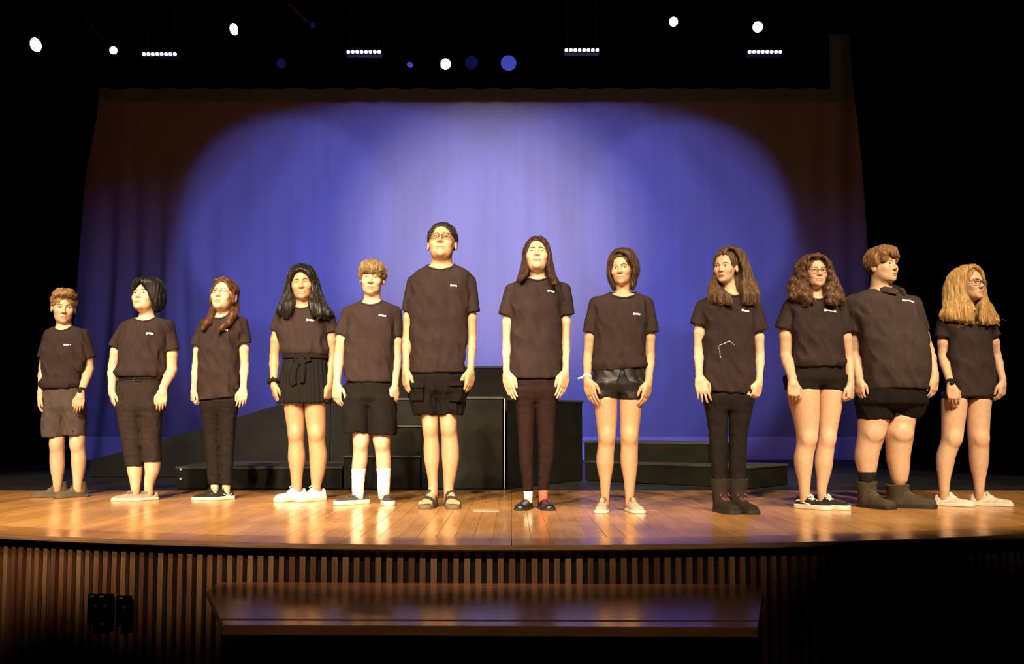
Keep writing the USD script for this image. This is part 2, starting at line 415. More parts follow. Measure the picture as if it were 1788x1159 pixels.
obj('side_panel', wedge(X0, Xs - 0.004, h0, hs, RB, RBK), M['riser'], rp, False)
obj('side_panel', wedge(Xs + 0.004, X1, hs, h1, RB, RBK), M['riser'], rp, False)
obj('seam_strip', box(Xs - 0.004, Xs + 0.004, RB + 0.01, RBK - 0.01, ST, ST + hs - 0.01), M['void'], rp, False)

def riser(name, poly, z0, z1, label, lip=True, body=None, cats='platform'):
    c = np.mean(poly, 0)
    t = thing(name, (*c, ST + z0), label, cats, None)
    obj('frame', prism(poly, ST + z0, ST + z1 - 0.022, 0.003), body or M['riser'], t, False)
    P = np.array(poly); P = c + (P - c) * (1 + 0.012 / np.linalg.norm(P - c, axis=1, keepdims=True))
    obj('deck', prism(P, ST + z1 - 0.022, ST + z1, 0.004), M['riser_top'], t, False)
    return t
xa, xb_ = X1 + 0.02, at(940, 640, RB)[0]
riser('platform', quad((xa, RB), (xb_, RB), (xb_, RBK), (xa, RBK)), 0, h1, 'tallest black platform at the top of the ramp, behind the tall boy')
D0 = ground(853)
lowl = riser('platform', quad(at(308, 850, D0)[:2] * [1, 1], at(596, 850, D0)[:2], (at(596, 850, D0)[0], D0 + 1.22), (at(308, 850, D0)[0], D0 + 1.22)), 0, 0.185, 'low black platform in front of the ramp, behind the girl in glasses with ponytails')
for yy in (819, 836):
    c = at(316, yy, D0)
    obj('bolt', turned([(0, -0.012), (0.009, -0.012), (0.011, -0.004), (0.011, 0.0)], c, (0, 1, 0), 10), M['edge_white'], lowl, 30, label='pale round bolt head')
xs0, xs1 = at(600, 850, D0)[0], at(733, 850, D0)[0]
st_ = thing('stair_unit', ((xs0 + xs1) / 2, D0, ST), 'black three-tread stair unit behind the boy in white socks', 'stairs')
for k, (zz, yy0) in enumerate([(0.275, D0), (0.525, D0 + 0.31), (0.765, D0 + 0.62)]):
    obj('step', box(xs0, xs1, yy0, D0 + 1.2, ST + (0 if k == 0 else [0.275, 0.525][k - 1]), ST + zz - 0.02, 0.002), M['riser_dark'] if k == 0 else M['riser'], st_, False)
    obj('tread', box(xs0 - 0.006, xs1 + 0.006, yy0 - 0.012, D0 + 1.2 if k == 2 else yy0 + 0.309, ST + zz - 0.02, ST + zz, 0.004), M['riser_top'], st_, False)
xc0, xc1 = at(736, 850, D0)[0], at(881, 850, D0)[0]
riser('platform', quad((xc0, D0), (xc1 - 0.018, D0), (xc1 - 0.018, D0 + 1.9), (xc0, D0 + 1.9)), 0, 0.765, 'tall square black platform between the tall boy and the woman', body=M['riser'])
pr = [at(882, 853, D0)[:2] + [0.02, 0], gp(1017, 838), gp(1017, 838) + [0, 0.55], (xc1 + 0.024, D0 + 1.9)]
cr = riser('platform', [np.array(p) for p in pr], 0, 0.755, 'dark angled black platform behind the woman in leggings', body=M['riser_dark'])
obj('edge_strip', box(xc1 - 0.004, xc1 + 0.004, D0 - 0.006, D0 + 0.03, ST, ST + 0.75), M['edge_white'], cr, False, label='worn whitish corner strip')
lr = [gp(1022, 838), gp(1311, 853), gp(1375, 846), gp(1080, 832)]
riser('platform', [np.array(p) for p in lr], 0, 0.185, 'low angled black platform by the girl in brown boots', body=M['riser'])
ua, ub = gp(1022, 838) + [0.0, 0.08], at(1236, 800, 10.35)[:2]
riser('platform', [np.array(ua), np.array(ub), np.array(ub) + [0.25, 0.3], np.array(ua) + [0.25, 0.5]], 0.185, 0.37, 'small black platform stacked on the low angled platform', body=M['riser_dark'])
M['plate'] = plain('pale_floor_plate', (0.42, 0.27, 0.17), 0.45)
o = obj('floor_plate', prism([gp(826, 889), gp(870, 889.5), gp(871, 893), gp(826, 892.5)], ST - 0.002, ST + 0.003, 0.001), M['plate'], None, False)
tag(o, 'small flat metal plate on the stage floor between the tall boy and the woman', 'floor plate')

# ------------------------------------------------------------------ connector plates on the stage front
def plate(px0, px1, py0, py1, label, hooks):
    d = edge_y(at((px0 + px1) / 2, py0, APEX + 0.25)[0], 0.03) - 0.006
    a, b = at(px0, py0, d), at(px1, py1, d)
    t = thing('connector_panel', ((a[0] + b[0]) / 2, d, b[2]), label, 'electrical panel', None)
    obj('plate', box(a[0], b[0], d - 0.012, d + 0.012, b[2], a[2], 0.002), M['void'], t, False)
    for hx, w in hooks:
        for hy in (py0 + 3, py1 - 4):
            c = at(hx, hy, d)
            obj('clip', box(c[0] - w, c[0] + w, d - 0.03, d - 0.011, c[2] - 0.004, c[2] + 0.004, 0.0015), M['steel'], t, False)
        c = at(hx + 5, (py0 + py1) / 2 - 8, d)
        obj('socket', turned([(0, -0.02), (0.008, -0.02), (0.011, -0.012), (0.011, 0.0)], c, (0, 1, 0), 12), M['dark_metal'], t)
plate(155, 196, 1037, 1092, 'black connector panel with two pairs of clips on the slatted front', [(164, 0.009), (181, 0.010)])
plate(205, 228, 1040, 1094, 'narrow black connector panel beside the wider one on the slatted front', [(215, 0.009)])

# ------------------------------------------------------------------ lamps above the stage
M['lamp_warm'] = emit('lamp_lens_warm', (1.0, 0.75, 0.42), 9)
M['lamp_white'] = emit('lamp_lens_white', (1.0, 0.95, 0.9), 7)
M['lamp_led'] = emit('lamp_led_cell', (0.75, 0.85, 1.0), 2.2)
M['blue_glow'] = emit('lens_blue_glow', (0.06, 0.08, 0.55), 0.75)  # on the largest fixture this glow stands in for blue light on its housing
M['lamp_dim'] = emit('lamp_lens_dim_blue', (0.02, 0.025, 0.2), 0.22)
PIPE_Z = 6.75
def fixture(px, py, d, rpx, tilt, lens, label, aim=(0, -1, -0.5), arm=None, cats='stage light'):
    c = at(px, py, d)
    r = rpx / F * d
    ax = np.array(aim, float) + np.array([math.sin(math.radians(tilt)) * 0.8, 0, 0])
    ax /= np.linalg.norm(ax)
    t = thing('stage_light', c, label, cats)
    obj('housing', turned([(0.0, -3.4 * r), (0.7 * r, -3.3 * r), (0.95 * r, -2.6 * r), (0.95 * r, -0.6 * r), (1.2 * r, -0.4 * r), (1.25 * r, 0.25 * r), (1.12 * r, 0.25 * r), (1.1 * r, 0.02 * r), (0, 0.0)], c, ax, 28), M['void'], t)
    obj('lens', turned([(1.06 * r, 0.02 * r), (0.8 * r, 0.10 * r), (0.4 * r, 0.16 * r), (0, 0.18 * r)], c, ax, 24), lens, t, True)
    side = np.cross(ax, [0, 0, 1]); side /= np.linalg.norm(side)
    m = c - ax * 1.4 * r
    top = m + np.array([0, 0, 2.6 * r])
    obj('yoke', cat([tube([m + side * 1.1 * r, m + side * 1.2 * r + [0, 0, 1.2 * r], top + side * 0.3 * r, top - side * 0.3 * r, m - side * 1.2 * r + [0, 0, 1.2 * r], m - side * 1.1 * r], 0.1 * r, 6)]), M['void'], t)
    up = np.array([top[0], d, PIPE_Z - 0.0235])
    obj('clamp', cat([tube([top - [0, 0, 0.05 * r], up], 0.008, 6)]), M['void'], t)
    if arm:
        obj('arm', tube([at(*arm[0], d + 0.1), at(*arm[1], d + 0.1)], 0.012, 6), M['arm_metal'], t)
    return t
M['arm_metal'] = plain('arm_metal_red_lit', (0.25, 0.10, 0.07), 0.4, metal=0.6)  # red light falling on the arms is put into this colour
fixture(63, 78, 11.1, 12, -25, M['lamp_warm'], 'brightest warm stage light, farthest to the photo left')
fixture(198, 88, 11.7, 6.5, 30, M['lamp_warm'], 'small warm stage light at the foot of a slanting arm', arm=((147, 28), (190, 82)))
fixture(409, 51, 11.1, 10, -50, M['lamp_warm'], 'tilted warm stage light high above the left of the back cloth')
fixture(1176, 38, 11.7, 8, 20, M['lamp_white'], 'white stage light above the girl with the wrist band', aim=(0, -1, -0.35))
fixture(1323, 47, 11.7, 9, 5, M['lamp_white'], 'white stage light directly above the rightmost row of lit cells', aim=(0, -1, -0.35))
fixture(778, 112, 13.4, 9, 25, M['lamp_white'], 'white stage light hanging just above the border curtain', aim=(0, -1, -0.4))
fixture(888, 110, 13.4, 13, 0, M['blue_glow'], 'stage light catching blue light, imitated by a glowing lens, above the middle of the back cloth')
fixture(823, 109, 13.4, 11, 0, M['lamp_dim'], 'faint blue stage light between the white one and the one with the bright blue glow')
fixture(716, 113, 13.4, 5.5, -20, M['blue_glow'], 'small blue stage light beside the white one, above the border curtain', aim=(0, -1, -1.0))
fixture(491, 111, 13.4, 8, 20, M['lamp_dim'], 'faint blue stage light alone above the border curtain')
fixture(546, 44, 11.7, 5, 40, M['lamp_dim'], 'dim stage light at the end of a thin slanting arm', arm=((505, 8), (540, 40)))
for n_, (px, py, lb) in enumerate([(278, 94, 'leftmost'), (635, 90, 'second from the left'), (1016, 87, 'third from the left'), (1336, 90, 'rightmost')]):
    d = 12.6
    c = at(px, py, d)
    t = thing('led_bar', c, f'row of eight white lit cells above the stage, {lb} of the four', 'led bar light')
    hw = 31.5 / F * d
    obj('housing', box(c[0] - hw, c[0] + hw, c[1] + 0.012, c[1] + 0.12, c[2] - 0.03, c[2] + 0.03, 0.004), M['dark_metal'], t, False)
    for k in range(8):
        cx = c[0] + hw * (-7 + 2 * k) / 8
        obj('lens', turned([(0.0205, 0.016), (0.019, -0.004), (0.010, -0.009), (0, -0.011)], (cx, c[1], c[2]), (0, 1, 0), 14), M['lamp_led'], t, True)
    for s in (-1, 1):
        obj('bracket', cat([tube([c + [s * hw * 0.8, 0.06, 0.03], [c[0] + s * hw * 0.8, c[1] + 0.06, PIPE_Z - 0.0235]], 0.009, 6)]), M['dark_metal'], t)
for d, lb in ((11.1, 'nearest the people'), (11.7, 'second nearest the people'), (12.66, 'over the rows of lit cells'), (13.4, 'just in front of the border curtain')):
    o = obj('lighting_pipe', tube([(-9.5, d, PIPE_Z), (0, d, PIPE_Z), (9.5, d, PIPE_Z)], 0.024, 10), M['void'])
    tag(o, f'long black horizontal lighting pipe above the stage, {lb}', 'pipe')

# ------------------------------------------------------------------ shapes as distance fields
def mesh_field(f, lo, hi, h, B=6):
    """Surface nets over the zero level of f, evaluated only in blocks near the surface."""
    lo, hi = np.asarray(lo, float), np.asarray(hi, float)
    nb = np.maximum(np.ceil((hi - lo) / (h * B)).astype(int), 1)
    n = nb * B + 1
    ax = [lo[k] + (np.arange(nb[k]) + 0.5) * h * B for k in range(3)]
    C = np.stack(np.meshgrid(*ax, indexing='ij'), -1).reshape(-1, 3)
    d = np.nan_to_num(f(C.astype(np.float32)), nan=1.0, posinf=1.0, neginf=-1.0)
    near = np.abs(d) < h * B * 0.87 * 1.45 + 0.004
    big = np.repeat(np.repeat(np.repeat(d.reshape(nb), B, 0), B, 1), B, 2)
    vals = np.pad(big, ((0, 1), (0, 1), (0, 1)), mode='edge').astype(np.float32)
    idx = np.argwhere(near.reshape(nb))
    mask = np.zeros(n, bool)
    for i, j, k in idx:
        mask[i * B:(i + 1) * B + 1, j * B:(j + 1) * B + 1, k * B:(k + 1) * B + 1] = True
    P = np.argwhere(mask)
    if len(P) == 0:
        return np.zeros((0, 3)), np.zeros((0, 3), int)
    vals[mask] = np.nan_to_num(f((lo + P * h).astype(np.float32)), nan=1.0, posinf=1.0, neginf=-1.0)
    vals[0] = np.maximum(vals[0], 1e-4); vals[-1] = np.maximum(vals[-1], 1e-4)
    vals[:, 0] = np.maximum(vals[:, 0], 1e-4); vals[:, -1] = np.maximum(vals[:, -1], 1e-4)
    vals[:, :, 0] = np.maximum(vals[:, :, 0], 1e-4); vals[:, :, -1] = np.maximum(vals[:, :, -1], 1e-4)
    s = vals < 0
    corners = [(a, b, c) for a in (0, 1) for b in (0, 1) for c in (0, 1)]
    cnt = sum(s[a:n[0] - 1 + a, b:n[1] - 1 + b, c:n[2] - 1 + c].astype(np.int8) for a, b, c in corners)
    act = (cnt > 0) & (cnt < 8)
    cells = np.argwhere(act)
    ids = np.full(act.shape, -1, np.int32)
    ids[act] = np.arange(len(cells))
    cv = np.stack([vals[cells[:, 0] + a, cells[:, 1] + b, cells[:, 2] + c] for a, b, c in corners], 1)
    pos, num = np.zeros((len(cells), 3)), np.zeros(len(cells))
    for e in range(8):
        for g in range(e + 1, 8):
            ca, cb = np.array(corners[e], float), np.array(corners[g], float)
            if np.abs(ca - cb).sum() != 1:
                continue
            m = (cv[:, e] < 0) != (cv[:, g] < 0)
            va, vb = cv[m, e], cv[m, g]
            t = np.clip(va / (va - vb), 0, 1)[:, None]
            pos[m] += ca + (cb - ca) * t
            num[m] += 1
    V = lo + (cells + pos / num[:, None]) * h
    faces = []
    for k in range(3):
        o1, o2 = [(1, 2), (2, 0), (0, 1)][k]
        sl0, sl1 = [slice(None)] * 3, [slice(None)] * 3
        sl0[k], sl1[k] = slice(0, -1), slice(1, None)
        a, b = s[tuple(sl0)], s[tuple(sl1)]
        E = np.argwhere(a != b)
        E = E[(E[:, o1] > 0) & (E[:, o2] > 0) & (E[:, o1] < n[o1] - 1) & (E[:, o2] < n[o2] - 1)]
        if len(E) == 0:
            continue
        inside = a[tuple(E.T)]
        def cid(d1, d2):
            q = E.copy(); q[:, o1] += d1; q[:, o2] += d2
            return ids[tuple(q.T)]
        q = np.stack([cid(-1, -1), cid(0, -1), cid(0, 0), cid(-1, 0)], 1)
        q[~inside] = q[~inside][:, ::-1]
        faces.append(q)
    q = np.vstack(faces)
    q = q[(q >= 0).all(1)]
    return V, np.vstack([q[:, [0, 1, 2]], q[:, [0, 2, 3]]])

def smin(a, b, k):
    h = np.maximum(k - np.abs(a - b), 0.0) / k
    return np.minimum(a, b) - h * h * k * 0.25

def smax(a, b, k):
    return -smin(-a, -b, k)

def cone_d(p, a, b, ra, rb):
    a, b = np.asarray(a, np.float32), np.asarray(b, np.float32)
    ab = b - a
    q = p - a
    t = np.clip((q @ ab) / max(float(ab @ ab), 1e-12), 0, 1)
    q = q - t[:, None] * ab
    return np.sqrt(np.einsum('ij,ij->i', q, q)) - (ra + (rb - ra) * t)

def chain_d(p, pts, rads, k=0.0):
    d = None
    for i in range(len(pts) - 1):
        e = cone_d(p, pts[i], pts[i + 1], rads[i], rads[i + 1])
        d = e if d is None else (smin(d, e, k) if k else np.minimum(d, e))
    return d

def ell_d(p, c, r):
    r = np.asarray(r, np.float32)
    q = (p - np.asarray(c, np.float32)) / r
    k0 = np.sqrt(np.einsum('ij,ij->i', q, q))
    q = q / r
    k1 = np.sqrt(np.einsum('ij,ij->i', q, q))
    return np.where(k1 > 1e-9, k0 * (k0 - 1.0) / np.maximum(k1, 1e-9), -r.min())

class Loft:
    """Upright body of elliptical sections: rows (z, x centre, half width, y centre, half depth)."""
    def __init__(self, rows, power=2.3):
        r = np.array(sorted(map(tuple, rows)), float)
        self.z0, self.z1, self.p = r[0, 0], r[-1, 0], power
        self.zz = np.linspace(self.z0, self.z1, 120)
        self.tab = [PchipInterpolator(r[:, 0], r[:, k])(self.zz) for k in range(1, 5)]
    def at(self, z):
        return [np.interp(z, self.zz, t) for t in self.tab]
    def __call__(self, p, grow=0.0, cap=True):
        cx, w, cy, t = self.at(p[:, 2])
        w, t = np.maximum(w + grow, 0.004), np.maximum(t + grow, 0.004)
        q = (np.abs((p[:, 0] - cx) / w) ** self.p + np.abs((p[:, 1] - cy) / t) ** self.p) ** (1 / self.p)
        d = (q - 1) * np.minimum(w, t) * 0.92
        if cap:
            d = smax(d, np.maximum(p[:, 2] - self.z1 - grow, self.z0 - grow - p[:, 2]), 0.012)
        return d

def folds(p, amp, seed, fx=14.0, fz=6.0):
    q = p * np.array([fx, fx, fz])
    q = q + 0.6 * p[:, [2, 0, 1]] * fx
    n = meshkit.noise(q, seed)
    r = np.abs(n - 0.5) * 2
    n2 = meshkit.noise(p * np.array([fx * 2.3, fx * 2.3, fz * 2.6]) + 7, seed + 5)
    return amp * ((r - 0.45) * 1.3 + 0.45 * (n2 - 0.5))

def rot(yaw, pitch, roll):
    y, p, r = map(math.radians, (yaw, pitch, roll))
    Rz = np.array([[math.cos(y), -math.sin(y), 0], [math.sin(y), math.cos(y), 0], [0, 0, 1]])
    a = -p
    Rx = np.array([[1, 0, 0], [0, math.cos(a), -math.sin(a)], [0, math.sin(a), math.cos(a)]])
    Ry = np.array([[math.cos(r), 0, math.sin(r)], [0, 1, 0], [-math.sin(r), 0, math.cos(r)]])
    return Rz @ Rx @ Ry

# ------------------------------------------------------------------ head
def head_field(q, female, round_=1.0):
    """Head in its own frame (face towards -y, crown at z 0.115, chin at z -0.11)."""
    d = ell_d(q, (0, 0.014, 0.035), (0.0755, 0.093, 0.080))
    fw = (0.0615 if female else 0.0635) * round_
    d = smin(d, ell_d(q, (0, -0.018, -0.028), (fw, 0.063, 0.074)), 0.035)
    d = smin(d, ell_d(q, (0, -0.032, -0.073), ((0.041 if female else 0.046) * round_, 0.041, 0.036)), 0.035)
    d = smin(d, ell_d(q, (0, -0.068, -0.095), (0.018, 0.013, 0.013)), 0.024)
    m = q[:, 1] < 0.045
    if not m.any():
        return d
    e_, d, q = d, d[m], q[m]
    for s in (-1, 1):
        d = smin(d, ell_d(q, (s * 0.038, -0.060, -0.024), (0.021, 0.016, 0.018)), 0.028)
        d = smin(d, cone_d(q, (s * 0.014, -0.079, 0.018), (s * 0.043, -0.064, 0.016), 0.007, 0.006), 0.016)
        d = smax(d, -ell_d(q, (s * 0.0315, -0.092, 0.001), (0.017, 0.013, 0.0095)), 0.014)
        d = smin(d, ell_d(q, (s * 0.0315, -0.0665, 0.0005), (0.0145, 0.0125, 0.0105)), 0.006)
    nl = -0.0995 if female else -0.1035
    d = smin(d, cone_d(q, (0, -0.080, 0.010), (0, nl + 0.006, -0.026), 0.0062, 0.0080), 0.014)
    d = smin(d, ell_d(q, (0, nl + 0.003, -0.030), (0.0105, 0.0095, 0.0085)), 0.009)
    for s in (-1, 1):
        d = smin(d, ell_d(q, (s * 0.0125, -0.087, -0.033), (0.0075, 0.009, 0.0065)), 0.007)
        d = smax(d, -ell_d(q, (s * 0.0062, -0.094, -0.0405), (0.0036, 0.006, 0.0032)), 0.003)
    d = smin(d, ell_d(q, (0, -0.0785, -0.0605), (0.022, 0.0082, 0.0060)), 0.008)
    d = smin(d, ell_d(q, (0, -0.0775, -0.0725), (0.018, 0.0082, 0.0060)), 0.008)
    d = smax(d, -ell_d(q, (0, -0.0915, -0.0664), (0.021, 0.010, 0.0016)), 0.004)
    for s in (-1, 1):
        e = ell_d(q, (s * 0.0775, 0.012, -0.008), (0.0085, 0.018, 0.029))
        e = smax(e, -ell_d(q, (s * 0.088, 0.008, -0.004), (0.007, 0.011, 0.018)), 0.005)
        d = smin(d, e, 0.006)
    e_ = e_.copy(); e_[m] = d
    return e_

# ------------------------------------------------------------------ hand
def hand_bones(side, wrist, u, roll, size, curl, spread=0.0, thumb=0.5):
    """Chains of joints of palm, four fingers and thumb. side -1: on the viewer's left. u: direction of the hand."""
    u = u / np.linalg.norm(u)
    r = math.radians(roll)
    m = -side                                             # towards the body
    n = np.array([math.cos(r) * m, math.sin(r), 0.0])     # the way the palm faces
    n = n - u * (n @ u); n /= np.linalg.norm(n)
    t = np.array([math.sin(r) * m, -math.cos(r), 0.0])    # the thumb's side
    t = t - u * (t @ u) - n * (t @ n); t /= np.linalg.norm(t)
    W = np.asarray(wrist, float)
    chains = []
    k = size
    for lat, ln, L, rad in ((0.031, 0.088, 0.072, 0.0088), (0.0105, 0.093, 0.079, 0.0090), (-0.0105, 0.089, 0.073, 0.0085), (-0.030, 0.081, 0.057, 0.0076)):
        K = W + k * (u * ln + t * lat)
        chains.append(([W + k * (u * 0.012 + t * lat * 0.62), W + k * (u * ln * 0.6 + t * lat * 0.95) - n * k * 0.002, K], [k * 0.0155, k * 0.0140, k * (rad + 0.003)], 'palm'))
        pts, rr, a, c = [K], [k * (rad + 0.0012)], 0.0, K
        fan = spread * lat / 0.03
        for j, part in enumerate((0.46, 0.31, 0.23)):
            a += math.radians(curl[j] * (1.0 + 0.12 * (0.03 - lat) / 0.03))
            dv = u * math.cos(a) + n * math.sin(a) + t * fan * math.cos(a)
            c = c + k * L * part * dv
            pts.append(c); rr.append(k * (rad - 0.0008 * (j + 1)))
        chains.append((pts, rr, 'finger'))
    T0 = W + k * (u * 0.020 + t * 0.024 + n * 0.004)
    T1 = T0 + k * 0.040 * (u * 0.72 + t * (0.75 - 0.3 * thumb) + n * 0.30)
    T2 = T1 + k * 0.032 * (u * 0.95 + t * (0.30 - 0.5 * thumb) + n * 0.25)
    T3 = T2 + k * 0.024 * (u * 0.95 + t * (0.05 - 0.4 * thumb) + n * 0.20)
    chains.append(([T0, T1, T2, T3], [k * 0.0150, k * 0.0115, k * 0.0098, k * 0.0082], 'thumb'))
    return chains

def hand_field(q, chains, wrist, wr):
    palm = None
    for pts, rr, kind in chains:
        if kind == 'palm':
            e = chain_d(q, pts, rr)
            palm = e if palm is None else smin(palm, e, 0.014)
    d = palm
    for pts, rr, kind in chains:
        if kind != 'palm':
            d = smin(d, chain_d(q, pts, rr), 0.0045 if kind == 'finger' else 0.009)
    return d

# ------------------------------------------------------------------ shoes
SHOE_ROWS = {   # along the shoe: share of its length, half width, height (for a 0.28 m shoe)
    'sneaker': [(0, .022, .060), (.04, .030, .078), (.14, .035, .088), (.26, .036, .090), (.38, .038, .084), (.50, .042, .068), (.62, .046, .058), (.76, .048, .052), (.88, .044, .048), (.96, .034, .041), (1, .018, .028)],
    'boot': [(0, .026, .080), (.04, .034, .10), (.14, .040, .11), (.28, .042, .115), (.40, .043, .10), (.52, .046, .078), (.64, .049, .064), (.78, .050, .060), (.90, .045, .056), (.97, .035, .049), (1, .020, .036)],
    'slipper': [(0, .020, .050), (.04, .028, .064), (.14, .033, .070), (.26, .034, .070), (.40, .037, .066), (.52, .041, .056), (.64, .045, .051), (.78, .045, .046), (.90, .039, .041), (.97, .028, .034), (1, .014, .024)],
    'foot': [(0, .018, .040), (.04, .026, .055), (.14, .030, .075), (.26, .031, .085), (.40, .033, .072), (.52, .038, .054), (.64, .042, .041), (.76, .043, .030), (.84, .040, .024)],
}
def rows_loft(rows, L):
    s = L / 0.28
    r = np.array(rows, float)
    x = r[:, 0] * L
    xx = np.linspace(0, x[-1], 80)
    W, H = PchipInterpolator(x, r[:, 1] * s)(xx), PchipInterpolator(x, r[:, 2] * s)(xx)
    def f(p, grow=0.0):
        w, h = np.interp(p[:, 0], xx, W) + grow, np.interp(p[:, 0], xx, H) + grow
        q = (np.abs(p[:, 1] / w) ** 2.6 + np.abs(np.maximum(p[:, 2], -0.01) / h) ** 2.3) ** (1 / 2.4)
        d = (q - 1) * np.minimum(w, h) * 0.8
        return smax(d, np.maximum(p[:, 0] - xx[-1] - grow, -p[:, 0] - grow), 0.008)
    return f, lambda x_: (np.interp(x_, xx, W), np.interp(x_, xx, H))

def sole_mesh(rows, L, z0, z1, grow, b=0.003):
    s = L / 0.28
    r = np.array(rows, float)
    xx = (1 - np.cos(np.linspace(0, np.pi, 40))) / 2 * L
    W = PchipInterpolator(r[:, 0] * L / r[-1, 0], r[:, 1] * s)(xx)
    out = [(x, w) for x, w in zip(xx, W)] + [(x, -w) for x, w in list(zip(xx, W))[::-1]]
    P = Polygon(out).buffer(grow, 6).simplify(0.0006)
    pts = np.array(P.exterior.coords)[:-1]
    return prism(pts, z0, z1, b)

def shoe(parent, sp, base, yaw, L, ztop):
    """base: point on the floor under the ankle; the shoe points along yaw (0 = at the viewer)."""
    y = math.radians(yaw)
    fwd, side = np.array([math.sin(y), -math.cos(y), 0]), np.array([math.cos(y), math.sin(y), 0])
    heel = np.asarray(base, float) - fwd * 0.225 * L
    def world(m):
        v, f = (np.asarray(m.vertices), np.asarray(m.faces)) if hasattr(m, 'vertices') else m
        w = heel + v[:, :1] * fwd + v[:, 1:2] * (-side) + v[:, 2:3] * np.array([0, 0, 1.0])
        return w, f
    kind, s = sp['kind'], L / 0.28
    root = tag_part = None
    st = sp.get('sole_h', 0.024) * s
    if kind == 'sandal':
        sole = obj('sandal', world(sole_mesh(SHOE_ROWS['sneaker'], L, 0.0, 0.026 * s, 0.001)), sp['sole'], parent)
        f, size = rows_loft(SHOE_ROWS['foot'], L)
        def bands(p):
            q = p - np.array([0, 0, 0.024 * s])
            shell = np.abs(f(q, 0.004) ) - 0.0042
            bnd = np.abs(p[:, 0] + 0.35 * p[:, 1] - 0.66 * L) - 0.016
            bnd = np.minimum(bnd, np.abs(p[:, 0] - 0.45 * p[:, 1] - 0.38 * L) - 0.014)
            heelb = np.maximum(p[:, 0] - 0.10 * L, np.abs(p[:, 2] - 0.062 * s) - 0.010)
            bnd = np.minimum(bnd, heelb)
            return smax(smax(shell, bnd, 0.003), 0.006 - p[:, 2], 0.002)
        obj('strap', world(mesh_field(bands, (-0.02, -0.07, 0), (L + 0.02, 0.07, 0.16), 0.0035)), sp['upper'], sole, True)
        return world, f
    rows = SHOE_ROWS[kind]
    f, size = rows_loft(rows, L)
    ax = 0.215 * L
    hi = sp.get('shaft', 0.0)
    def upper(p):
        d = f(p)
        if hi:
            lean = 0.02 * s
            d = smin(d, smax(chain_d(p, [(ax, 0, 0.05 * s), (ax - 0.0 * lean, 0, hi)], [0.046 * s, sp.get('shaft_r', 0.052) * s]), p[:, 2] - hi, 0.006), 0.02)
        rin = sp.get('open_r', 0.031) * s
        d = smax(d, -cone_d(p, (ax, 0, 0.055 * s), (ax - 0.012 * s, 0, 0.2 + hi), rin, rin + 0.006), 0.004)
        if not hi:
            d = smax(d, -(cone_d(p, (ax - 0.03 * s, -0.1, 0.112 * s), (ax - 0.03 * s, 0.1, 0.112 * s), 0.028 * s, 0.028 * s)), 0.008)
        if kind != 'slipper':
            tong = smax(np.abs(p[:, 1]) - 0.017 * s, np.abs(p[:, 0] - 0.36 * L) - 0.055 * s, 0.006)
            d = np.where(tong < 0, d, d) - 0.003 * np.clip(-tong / 0.004, 0, 1)
        return smax(d, st * 0.6 - p[:, 2], 0.002)
    up = obj('shoe', world(mesh_field(upper, (-0.02, -0.075, 0), (L + 0.02, 0.075, max(0.13 * s, hi + 0.02)), 0.0046)), sp['upper'], parent, True, sp.get('label'))
    obj('sole', world(sole_mesh(rows, L, 0.0, st, sp.get('sole_grow', 0.004), 0.004)), sp['sole'], up, 40, sp.get('sole_label'))
    if sp.get('laces'):
        nrow = 5
        for k in range(nrow):
            xk = (0.36 + 0.17 * k / (nrow - 1)) * L
            w, h = size(xk)
            if hi and k < 2:
                h = h + 0.0
            lw = 0.022 * s
            pts = [(xk + (0.006 if (j + k) % 2 else -0.006) * (1 if abs(j - 3) < 3 else 0.5), (j / 3 - 1) * lw, 0) for j in range(7)]
            pts = [(a, b, h * (1 - abs(b / w) ** 2.3) ** (1 / 2.3) + 0.004) for a, b, c in pts]
            obj('lace', world(tube(pts, sp.get('lace_r', 0.0028) * s, 6)), sp['laces'], up, True)
        if hi:
            for k in range(3):
                zk = 0.105 * s + (hi - 0.115 * s) * k / 3
                xr = ax + 0.050 * s
                pts = [(xr - 0.020 * s * (j / 3 - 1) ** 2, (j / 3 - 1) * 0.024 * s, zk + 0.006 * (j / 3 - 1) * (1 if k % 2 else -1)) for j in range(7)]
                obj('lace', world(tube(pts, sp.get('lace_r', 0.0028) * s, 6)), sp['laces'], up, True)
        xk = 0.37 * L
        w, h = size(xk)
        for sg in (-1, 1):
            b = [(xk, 0, h + 0.006), (xk + 0.008, sg * 0.020 * s, h + 0.012), (xk + 0.020, sg * 0.034 * s, h - 0.004), (xk + 0.012, sg * 0.026 * s, h + 0.001), (xk, 0.002 * sg, h + 0.005)]
            obj('lace', world(tube(b, sp.get('lace_r', 0.0028) * s * 0.9, 5)), sp['laces'], up, True)
    if sp.get('stripe'):
        kind2, m = sp['stripe']
        for sg in (-1, 1):
            if kind2 == 'swoosh':
                pts = [(0.14, 0.052), (0.22, 0.034), (0.32, 0.036), (0.46, 0.052)]; rr = [0.003, 0.008, 0.006, 0.002]
            else:
                pts = [(0.06, 0.050), (0.16, 0.058), (0.26, 0.046), (0.36, 0.040), (0.52, 0.034)]; rr = [0.004, 0.005, 0.005, 0.005, 0.004]
            tt = np.linspace(0, 1, 12); kt = np.linspace(0, 1, len(pts))
            X = PchipInterpolator(kt, [a * L for a, _ in pts])(tt); Z = PchipInterpolator(kt, [b * s for _, b in pts])(tt); R = np.interp(tt, kt, rr) * s
            w, h = size(X)
            Y = sg * w * np.maximum(1 - (Z / h) ** 2.3, 0.05) ** (1 / 2.6)
            obj('stripe', world(tube(np.stack([X, Y, Z], 1), R, 8, flat=0.35)), m, up, True)
    if sp.get('extra'):
        sp['extra'](world, up, size, L, s)
    return world, f

